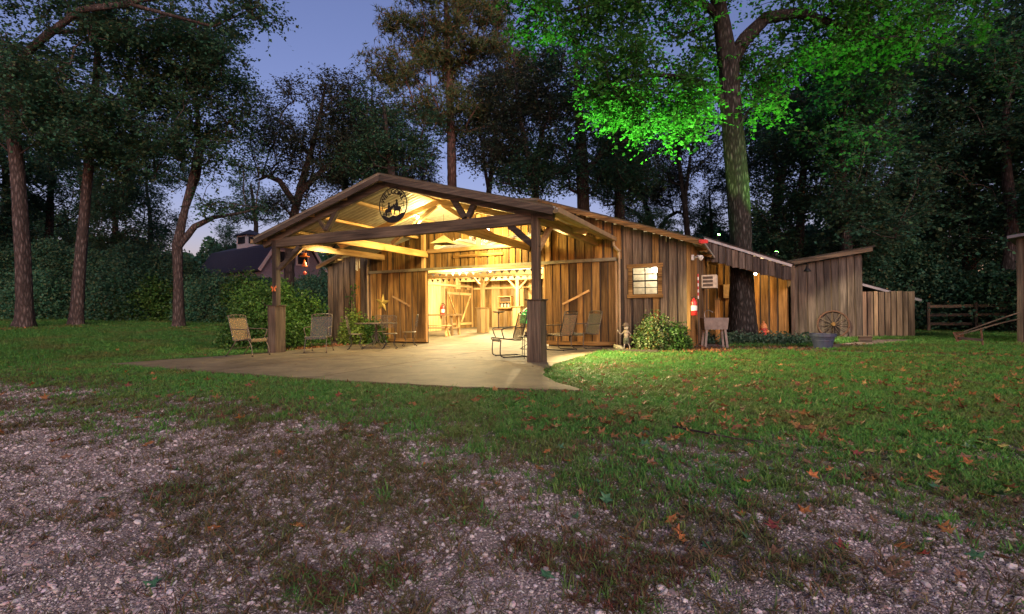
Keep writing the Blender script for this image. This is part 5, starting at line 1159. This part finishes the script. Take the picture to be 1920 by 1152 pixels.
p = onY(513, 541, -.16); t = thing('butterfly_ornament', 'rusty orange tin butterfly fixed to the left porch post', 'ornament', p)
for s in (-1, 1): MB().prism([(0, 0), (s*.09, .07), (s*.11, .02), (s*.05, -.01), (s*.08, -.07), (s*.03, -.08)], .006, 'y', 0).build('wing', MAT['orange_glaze'], t)
MB().tube([(0, .0, -.07), (0, .0, .07)], .01, 6).build('body', MAT['rust'], t)
# vine on the grey wall
p = onY(655, 620, YW-.06); t = thing('vine', 'thin green vine climbing the grey wall left of the doors', 'vine', (p[0], YW-.05, 0)); st = MB(); C_ = []
for k in range(3):
    x_ = 0; pts = []
    for i in range(10): x_ += random.uniform(-.09, .09); pts.append((x_+k*.12-.1, -.01, .22*i)); C_.append(pts[-1])
    st.tube(pts, .006, 5)
st.build('stem', MAT['bark_dark'], t); V, Fc = leaves(np.array(C_)[12:], 8, .09, .1, 711, flat=1); V[:, 1] = np.minimum(V[:, 1]*.35, .0)-.01; link('foliage', np_mesh('foliage', V, Fc, MAT['leaf_box']), t)

# ---------------------------------------------------------------- things along the barn's right side
def extinguisher(label, p, s=1.):
    t = thing('fire_extinguisher', label, 'extinguisher', p); t.scale = (s,)*3
    MB().lathe([(.0, 0), (.07, .0), (.078, .02), (.078, .34), (.05, .41), (.025, .43), (.025, .46)], 16).build('cylinder', MAT['red_paint'], t, sm=True); MB().lathe([(.0795, .13), (.0795, .26)], 16, cap=False).build('paper_label', MAT['white_paint'], t)
    h_ = MB().bar((-.05, 0, .47), (.07, 0, .49), .02, .018); h_.bar((-.05, 0, .46), (.06, 0, .455), .02, .012); h_.build('handle', MAT['black_metal'], t); MB().tube(spline([(.03, 0, .45), (.1, .0, .42), (.1, 0, .2), (.085, 0, .1)], 4), .01, 6).build('hose', MAT['black_metal'], t); return t
p = onY(1298, 592, YW-.12); extinguisher('red fire extinguisher mounted at the barn corner outside', (2.45, YW-.02, p[2]))
t = thing('air_conditioner', 'white window air conditioner sticking out of the barn side wall', 'air conditioner', (2.36, 8.1, 1.72))
MB().box(0, .45, -.3, .3, 0, .42).build('housing', MAT['cream'], t)
for i in range(3): MB().box(.04, .34, -.312, -.301, .05+i*.12, .13+i*.12).build('louvre', MAT['iron_lit'], t)
t = thing('wash_basin', 'old stone coloured wash basin on legs with a bent tap at the barn corner', 'basin', (2.86, 5.6, -.03)); t.rotation_euler = (0, 0, R(18))
q = MB(); q.add([(-.3, -.22, .5), (.3, -.22, .5), (.3, .22, .5), (-.3, .22, .5), (-.33, -.25, .82), (.33, -.25, .82), (.33, .25, .82), (-.33, .25, .82), (-.29, -.21, .82), (.29, -.21, .82), (.29, .21, .82), (-.29, .21, .82), (-.26, -.18, .56), (.26, -.18, .56), (.26, .18, .56), (-.26, .18, .56)],
    [(3, 2, 1, 0), (0, 1, 5, 4), (1, 2, 6, 5), (2, 3, 7, 6), (3, 0, 4, 7), (4, 5, 9, 8), (5, 6, 10, 9), (6, 7, 11, 10), (7, 4, 8, 11), (8, 9, 13, 12), (9, 10, 14, 13), (10, 11, 15, 14), (11, 8, 12, 15), (12, 13, 14, 15)]); q.build('bowl', MAT['basin'], t)
for sx in (-1, 1):
    for sy in (-1, 1): MB().bar((sx*.24, sy*.17, .52), (sx*.29, sy*.2, 0), .06, .06, (0, 1, 0)).build('leg', MAT['basin'], t)
MB().tube(spline([(-.2, .2, .82), (-.2, .2, .98), (-.12, .12, 1.03), (-.02, .03, .98)], 5), .012, 7).build('tap', MAT['galv'], t, sm=True)
t = thing('hitching_post', 'short squared wooden post under the air conditioner', 'post', (2.85, 7.3, -.03)); beam(t, 'shaft', (0, 0, 0), (0, 0, 1.35), .14, .14, 'brown_z', (0, 1, 0)); MB().box(-.09, .09, -.09, .09, 1.352, 1.39).build('cap', MAT['brown_x'], t)
p = onX(1309, 538, 2.42); t = thing('striped_pole', 'narrow red and white striped pole hung on the barn side wall', 'pole', (2.42, p[1], p[2]-.35))
for i in range(8): MB().tube([(0, 0, i*.09), (0, 0, i*.09+.09)], .02, 8).build('band', MAT['red_paint' if i % 2 else 'white_paint'], t)
p = onY(1363, 547, 11.42); t = tag(MB().box(-.12, .12, -.06, .03, -.25, .25).box(-.13, .13, -.07, .04, .25, .27).build('letter_box', MAT['cardboard'], None, p), 'tan box fixed to the wing wall beside the maple trunk', 'box')
t = tag(MB().box(2.62, 2.80, 4.06, 4.12, 2.72, 2.80).box(2.66, 2.84, 4.05, 4.055, 2.70, 2.78).build('rag', MAT['red_paint']), 'small red rag tied to the lower end of the barn roof edge', 'rag')
# garden figure
gp_ = (.82, 3.72, -.02); t = thing('garden_figure', 'small wooden puppet figure with a hat waving beside the downspout', 'figurine', gp_); t.rotation_euler = (0, 0, R(25))
MB().tube(spline([(0, 0, .30), (0, -.01, .38), (0, 0, .46), (0, 0, .52)], 4), [.055]*4+[.06]*4+[.075]*4+[.03], 10).build('torso', MAT['cloth'], t, sm=True)
MB().tube([(0, 0, .25), (0, 0, .33)], [.075, .068], 10).tube([(-.035, 0, .17), (-.03, 0, .27)], .04, 8).tube([(.04, 0, .17), (.03, 0, .27)], .04, 8).build('shorts', MAT['overall'], t)
MB().lathe([(.0, -.07), (.04, -.06), (.062, -.01), (.055, .05), (.0, .08)], 12, (0, -.01, .60)).build('head', MAT['cream'], t, sm=True); MB().lathe([(.12, .0), (.115, .012), (.065, .015), (.06, .07), (.0, .085)], 14, (0, 0, .64)).build('hat', MAT['hat'], t, sm=True)
MB().tube(spline([(-.06, 0, .49), (-.14, -.02, .42), (-.22, -.03, .50)], 4), .014, 6).build('arm', MAT['cloth'], t); MB().tube(spline([(.06, 0, .49), (.12, .0, .41), (.09, -.05, .34)], 4), .014, 6).build('arm', MAT['cloth'], t)
MB().lathe([(.0, -.02), (.024, 0), (.0, .025)], 8, (-.225, -.03, .515)).build('hand', MAT['cream'], t)
for s, dx in ((-1, -.03), (1, .1)): MB().tube([(s*.035, 0, .2), (s*.04+dx*.5, 0, .1), (s*.04+dx*.6, 0, 0)], .013, 6).build('leg', MAT['cream'], t); 
r = random.Random(5); V, Fc = pebble(3); t = tag(link('boulder', new_mesh('boulder', [(v[0]*.22, v[1]*.11, v[2]*.16) for v in V], Fc, MAT['stone'], True), None, (.72, 3.4, .05), (0, .35, -.3)), 'mossy oblong rock lying in the bed in front of the puppet figure', 'rock')
t = tag(MB().bar((.5, 3.05, .02), (1.75, 3.0, .02), .09, .07).build('edging_timber', MAT['timber_x'], None), 'weathered timber edging the bed below the spotted bush', 'timber')
# hydrant, tub, wagon wheel, block, plough
p = atD(1432, 636, 16.6); p[2] = -.04; t = thing('fire_hydrant', 'chipped red and orange fire hydrant right of the maple trunk', 'hydrant', p)
MB().lathe([(.13, 0), (.13, .05), (.09, .06), (.09, .36), (.12, .37), (.12, .42), (.1, .43)], 16).build('barrel', MAT['hydrant_red'], t); MB().lathe([(.12, .43), (.11, .5), (.07, .57), (.03, .6), (.03, .66), (.0, .67)], 14).build('bonnet', MAT['hydrant_orange'], t)
for s in (-1, 1): MB().tube([(s*.08, 0, .3), (s*.17, 0, .3)], .05, 8).build('nozzle', MAT['hydrant_orange'], t)
MB().tube([(0, -.08, .26), (0, -.19, .26)], .065, 10).build('nozzle', MAT['hydrant_red'], t)
p = gp(1543, 653, -.03); t = thing('planter_tub', 'dark blue ribbed planter tub on the lawn in front of the narrow shed', 'planter', p)
MB().lathe([(.0, 0), (.21, .0), (.25, .2), (.262, .2), (.265, .235), (.255, .235), (.265, .26), (.275, .26), (.285, .31), (.285, .31), (.315, .31), (.32, .385), (.285, .385), (.28, .31), (.0, .3)], 28).build('tub', MAT['navy_tub'], t); MB().lathe([(.0, .305), (.27, .312)], 20, cap=False).build('soil', MAT['mulch'], t)
wc = onY(1563, 611, YS-.22); t = thing('wagon_wheel', 'old wooden wagon wheel leaning on the narrow shed', 'wheel', (wc[0], wc[1], -.03)); RW = .47; t.rotation_euler = (R(-9), 0, 0)
MB().tube([(RW*math.cos(i*math.pi/18), 0, RW+.02+RW*math.sin(i*math.pi/18)) for i in range(36)], .03, 6, True).build('rim', MAT['rust'], t)
for i in range(12): a = i*math.pi/6; MB().tube([(.06*math.cos(a), 0, RW+.02+.06*math.sin(a)), (RW*math.cos(a), 0, RW+.02+RW*math.sin(a))], .014, 6).build('spoke', MAT['timber_z'], t)
MB().tube([(0, -.1, RW+.02), (0, .08, RW+.02)], .07, 10).build('hub', MAT['brown_z'], t)
p = gp(1622, 641, -.03); t = thing('step_block', 'low wooden box step at the corner of shed and pale fence', 'step', p); MB().box(-.16, .16, -.12, .12, 0, .15).build('block', MAT['timber_x'], t); MB().box(-.2, .2, -.15, .15, .152, .18).build('top_board', MAT['grey_x'], t)
DP = 13.2; a0 = atD(1797, 633, DP+.4); a1 = atD(1843, 650, DP); t = thing('walking_plough', 'rusty old walking plough with long wooden handles on the lawn', 'plough', (a0[0], a0[1], -.02))
L0 = lambda px, py, D_: tuple(np.array(atD(px, py, D_))-np.array([a0[0], a0[1], -.02]))
MB().tube(spline([L0(1797, 626, DP+.3), L0(1820, 618, DP+.3), L0(1870, 600, DP+.25), L0(1912, 586, DP+.2)], 4), .018, 6).build('handle', MAT['timber_x'], t); MB().tube(spline([L0(1797, 628, DP), L0(1825, 621, DP), L0(1870, 608, DP-.1), L0(1912, 598, DP-.2)], 4), .018, 6).build('handle', MAT['timber_x'], t)
MB().bar(L0(1797, 634, DP+.15), L0(1842, 638, DP+.05), .05, .07).build('beam', MAT['timber_x'], t); MB().tube([L0(1839, 615, DP+.1), L0(1842, 640, DP+.05), (a1[0]-a0[0], a1[1]-a0[1], 0)], .022, 6).build('standard', MAT['rust'], t)
q = Vector(L0(1797, 630, DP+.15)); MB().add([q+Vector((-.12, 0, .1)), q+Vector((.1, -.05, .12)), q+Vector((.14, .05, -.08)), q+Vector((-.02, .0, -.16)), q+Vector((-.1, .06, .08)), q+Vector((.1, .03, .1)), q+Vector((.12, .12, -.08)), q+Vector((-.02, .08, -.16))], [(0, 1, 2, 3), (7, 6, 5, 4), (0, 4, 5, 1), (1, 5, 6, 2), (2, 6, 7, 3), (3, 7, 4, 0)]).build('share', MAT['rust'], t)
MB().tube([L0(1842, 615, DP+.28), L0(1842, 619, DP-.05)], .012, 6).build('cross_bar', MAT['rust'], t)

# ---------------------------------------------------------------- inside the barn
def ped_post(px, y_, hp_):
    p = onY(px, 620, y_); z_ = flz(y_); t = thing('pedestal_post', 'square timber post with boxed board pedestal inside the barn', 'post', (p[0], y_, z_), group='posts inside the barn')
    beam(t, 'shaft', (0, 0, hp_), (0, 0, 2.62-z_), .17, .17, 'pine_z', (0, 1, 0)); 
    for s in (-1, 1):
        for k in (-1, 1):
            board(t, k*.1, s*.2, 0, hp_, .19, .024, 'pine_z', name='pedestal_board'); board(t, s*.2, k*.1, 0, hp_, .19, .024, 'pine_z', rz=math.pi/2, name='pedestal_board')
        MB().bar((0, 0, 2.1-z_), (s*.5, 0, 2.62-z_), .08, .09, (0, 1, 0)).build('knee_brace', MAT['pine_x'], t)
    MB().box(-.26, .26, -.26, .26, hp_, hp_+.03).build('pedestal_cap', MAT['pine_x'], t); return t
ped_post(906, 10.4, 1.1); ped_post(972, 13.4, 1.1)
bd = thing('braced_door', 'pair of braced board doors on the inner barn wall', 'door', (-10.24, 13.4, flz(13.4)))
for y_, w in run_boards(-1.25, 1.25, .14, .2): board(bd, 0.02, y_, 0, 2.1, w-.01, .022, 'brown_z', rz=math.pi/2)
for k in (-1, 1):
    for z_ in (.25, 1.85): MB().bar((.05, k*.04, z_), (.05, k*1.22, z_), .03, .13).build('ledge', MAT['pine_y'], bd)
    MB().bar((.055, k*.15, .35), (.055, k*1.1, 1.75), .03, .1, (1, 0, 0)).build('brace', MAT['pine_y'], bd)
wt = thing('work_table', 'rough wooden work table with a shelf just inside the opening', 'table', (-8.3, 8.4, flz(8.4)))
MB().box(-1.1, 1.1, -.35, .35, .82, .88).build('table_top', MAT['pine_x'], wt); MB().box(-1.0, 1.0, -.3, .3, .28, .32).build('shelf', MAT['pine_x'], wt)
for sx in (-1, 1):
    for sy in (-1, 1): MB().bar((sx*.95, sy*.28, 0), (sx*.9, sy*.25, .82), .09, .09, (0, 1, 0)).build('leg', MAT['pine_z'], wt)
bt = thing('plank_bench', 'low plank bench in front of the work table', 'bench', (-7.9, 7.55, flz(7.55))); MB().box(-.8, .8, -.14, .14, .42, .46).build('seat', MAT['pine_x'], bt)
for s in (-1, 1): MB().bar((s*.72, -.12, 0), (s*.62, 0, .42), .08, .05, (0, 1, 0)).build('leg', MAT['pine_z'], bt); MB().bar((s*.72, .12, 0), (s*.62, 0, .42), .08, .05, (0, 1, 0)).build('leg', MAT['pine_z'], bt)
p = onX(831, 589, -10.14); extinguisher('red fire extinguisher on the lit wall inside the barn', (-10.16, p[1], p[2]-.1), 1.3)
p = onY(1000, 608, 9.6); t = thing('green_chest', 'green arched metal chest with cream marks inside the barn', 'chest', (p[0]+.1, 9.6, flz(9.6)))
MB().prism([(-.55, .45)]+[(.55*math.cos(R(a)), .55+.55*math.sin(R(a))) for a in range(180, -1, -15)]+[(.55, .45)], .7, 'y', -.35).build('body', MAT['green_enamel'], t)
for i in range(5): a = 40+i*25; MB().bar((.36*math.cos(R(a)), -.356, .55+.36*math.sin(R(a))), (.46*math.cos(R(a)), -.356, .55+.46*math.sin(R(a))), .01, .05, (0, 1, 0)).build('mark', MAT['cream'], t)
MB().tube([(.56*math.cos(R(a)), -.36, .55+.56*math.sin(R(a))) for a in range(0, 181, 12)], .02, 6).build('rim', MAT['cream'], t)
for s in (-1, 1):
    for k in (-1, 1): MB().bar((s*.5, k*.28, 0), (s*.4, k*.28, .47), .07, .07, (0, 1, 0)).build('leg', MAT['brown_z'], t)
p = onY(948, 567, 14.85); t = thing('wall_crate', 'small pigeonhole crate fixed to the back wall inside the barn', 'crate', (p[0], 14.9, p[2]-.3)); fr = MB()
for a in ((-.4, -.36, 0, .6), (.36, .4, 0, .6), (-.4, .4, -.03, .02), (-.4, .4, .58, .63), (-.36, .36, .29, .32)): fr.box(a[0], a[1], -.2, .05, a[2], a[3])
fr.build('frame', MAT['pine_x'], t); MB().box(-.36, .36, .02, .04, .02, .58).build('back_board', MAT['timber_x'], t)
for i in range(3): MB().lathe([(.0, .02), (.06, .03), (.06, .2), (.03, .22)], 8, (-.2+i*.2, -.08, 0)).build('jar', MAT['cream'], t)
p = onY(935, 612, 12.4); t = thing('tractor_stool', 'stool with a pan seat on a single stem deep inside the barn', 'stool', (p[0], 12.4, flz(12.4)))
MB().lathe([(.0, .82), (.2, .84), (.3, .9), (.31, .92), (.2, .86), (.0, .84)], 16).build('seat', MAT['iron_lit'], t, sm=True); MB().tube([(0, 0, 0), (0, 0, .83)], .04, 8).build('stem', MAT['rust'], t); MB().lathe([(.25, 0), (.24, .04), (.03, .08)], 14).build('base', MAT['rust'], t)
for i, y_ in enumerate((6.9, 9.9)):
    bt_ = thing('bunting', 'row of small dark pennants strung %s across the barn' % ('just inside the opening' if i == 0 else 'deeper'), 'bunting', (-4, y_, 2.55)); MB().tube([(-6, 0, 0), (-2, 0, -.05), (2, 0, -.05), (6, 0, 0)], .006, 4).build('cord', MAT['iron'], bt_)
    for k in range(40): MB().prism([(-5.9+k*.3, -.01), (-5.72+k*.3, -.01), (-5.81+k*.3, -.14)], .004, 'y', 0).build('pennant', MAT[('iron', 'rust', 'iron_lit')[k % 3]], bt_)

# ---------------------------------------------------------------- fallen leaves and twigs, one by one
def leaf_shape(seed):
    r = random.Random(seed); V = [(0, 0, .012)]; n = 10
    for i in range(n):
        a = -math.pi/2+(i+.5)*2*math.pi/n; q = (1. if i % 2 == 0 else .48)*r.uniform(.85, 1.1)*(.75 if i in (0, n-1) else 1)
        V.append((q*math.cos(a)*.5, q*math.sin(a)*.55, .24*r.uniform(-.25, 1)*(1 if i % 2 == 0 else .3)))
    V += [(-.015, -.75, .02), (.015, -.75, .02)]
    return V, [(0, i, i % n+1) for i in range(1, n+1)]+[(0, n+1, n+2)]
LM = {}
for c_ in ('orange', 'brown', 'green', 'red', 'yellow'):
    for k in range(3): V, Fc = leaf_shape(k*7+3); LM[c_, k] = new_mesh('fallen_leaf', V, Fc, MAT['fallen_'+c_])
x, y, D = ground_pts(9000, 1.9, 15, .75, 1.05); X, _ = camXD(x, y)
keep_ = None; wgt = (.14+.86*smooth(-1.2, 2.5, X))*(.35+.65*smooth(-1.5, 1.5, gdist(x, y)))*(.3+fbm(x, y, .8, 91)); keep = (rng.random(len(x)) < wgt*.9) & ~blocked(x, y)
x, y, D = x[keep][:2200], y[keep][:2200], D[keep][:2200]
order = np.argsort(D); big = order[:290]; 
for i in big:
    g_ = grass_mask(x[i], y[i]); c_ = random.choices(('orange', 'brown', 'green', 'red', 'yellow'), (4, 9, 4, .7, 1.6))[0]
    o = link('fallen_leaf', LM[c_, random.randrange(3)], None, (x[i], y[i], float(gz(x[i], y[i]))+(.03 if g_ > .4 else .008)), (random.uniform(-.5, .5), random.uniform(-.5, .5), random.uniform(0, 6.28)), (random.uniform(.05, .1),)*3)
    tag(o, '%s fallen leaf lying on the %s' % (c_, 'grass' if g_ > .4 else 'gravel drive'), 'leaf', 'fallen leaves')
far = order[290:]; n = len(far)
scatter('fallen_leaves', [leaf_shape(k) for k in range(4)], np.stack([x[far], y[far], gz(x[far], y[far])+.035], 1), rng.uniform(.07, .13, n), np.stack([rng.normal(0, .4, n), rng.normal(0, .4, n), rng.random(n)*6.28], 1), MAT['litter'], 'brown and orange fallen leaves strewn over the lawn', 'leaves')
for lab, pts in (('long bare twig lying on the grass at the edge of the drive', [(1262, 800), (1330, 815), (1380, 822), (1432, 828)]), ('short dry twig on the lawn towards the plough', [(1800, 710), (1820, 716), (1842, 720)])):
    P_ = [gp(px, py) for px, py in pts]; P_ = [(q[0], q[1], float(gz(q[0], q[1]))+.045) for q in P_]; tag(MB().tube(P_, [.011, .009, .007, .004][:len(P_)], 6).build('twig', MAT['bark']), lab, 'twig')
# leaves blown on the concrete
for i in range(26):
    px, py = random.choice(((random.uniform(560, 1000), random.uniform(664, 700)), (random.uniform(300, 700), random.uniform(680, 700)), (random.uniform(650, 1000), random.uniform(655, 690)))); q = gp(px, py)
    c_ = random.choice(('brown', 'brown', 'orange', 'yellow')); tag(link('fallen_leaf', LM[c_, random.randrange(3)], None, (q[0], q[1], .006), (random.uniform(-.2, .2), random.uniform(-.2, .2), random.uniform(0, 6.28)), (random.uniform(.04, .07),)*3), '%s fallen leaf blown onto the concrete patio' % c_, 'leaf', 'fallen leaves on the patio')
# clumps of reddish weeds rooted in the drive
for k, (px, py, w_, n_, lab) in enumerate(((600, 1105, .2, 60, 'reddish grassy weed clump by itself nearest the open gravel'), (700, 1070, .22, 60, 'long low weed clump reaching from the reddish weeds towards the barn'), (1040, 1040, .26, 90, 'broad brown weed patch in the middle of the gravel drive'), (1190, 1060, .28, 100, 'dense reddish weed patch with green leaves in the gravel drive'), (1150, 1120, .2, 60, 'brown weed clump at the foot of the dense reddish patch'), (860, 965, .25, 60, 'olive weed tuft in the gravel above the long low clump'), (330, 930, .3, 60, 'flat brown weed patch on the left of the gravel drive'))):
    q = gp(px, py, -.04); t = thing('weed_clump', lab, 'weeds', (q[0], q[1], float(gz(q[0], q[1])))); V = []; Fc = []; V2 = []; F2 = []
    for i in range(int(n_*1.5)):
        a = random.uniform(0, 6.28); r_ = w_*.72*math.sqrt(random.random()); ox_, oy_ = r_*math.cos(a)*1.35, r_*math.sin(a)*.8; tv, tf = tuft(900+k*77+i, 6, random.uniform(.02, .045), .07, .0026); s_, d_ = (V, Fc) if random.random() < .7 else (V2, F2); b = len(s_)
        dz = float(gz(q[0]+ox_, q[1]+oy_)-gz(q[0], q[1])); s_ += [(v[0]+ox_, v[1]+oy_, v[2]+dz) for v in tv]; d_ += [tuple(j+b for j in f) for f in tf]
    link('dry_blades', new_mesh('dry_blades', V, Fc, MAT['weed']), t); link('green_blades', new_mesh('green_blades', V2, F2, MAT['grass']), t)
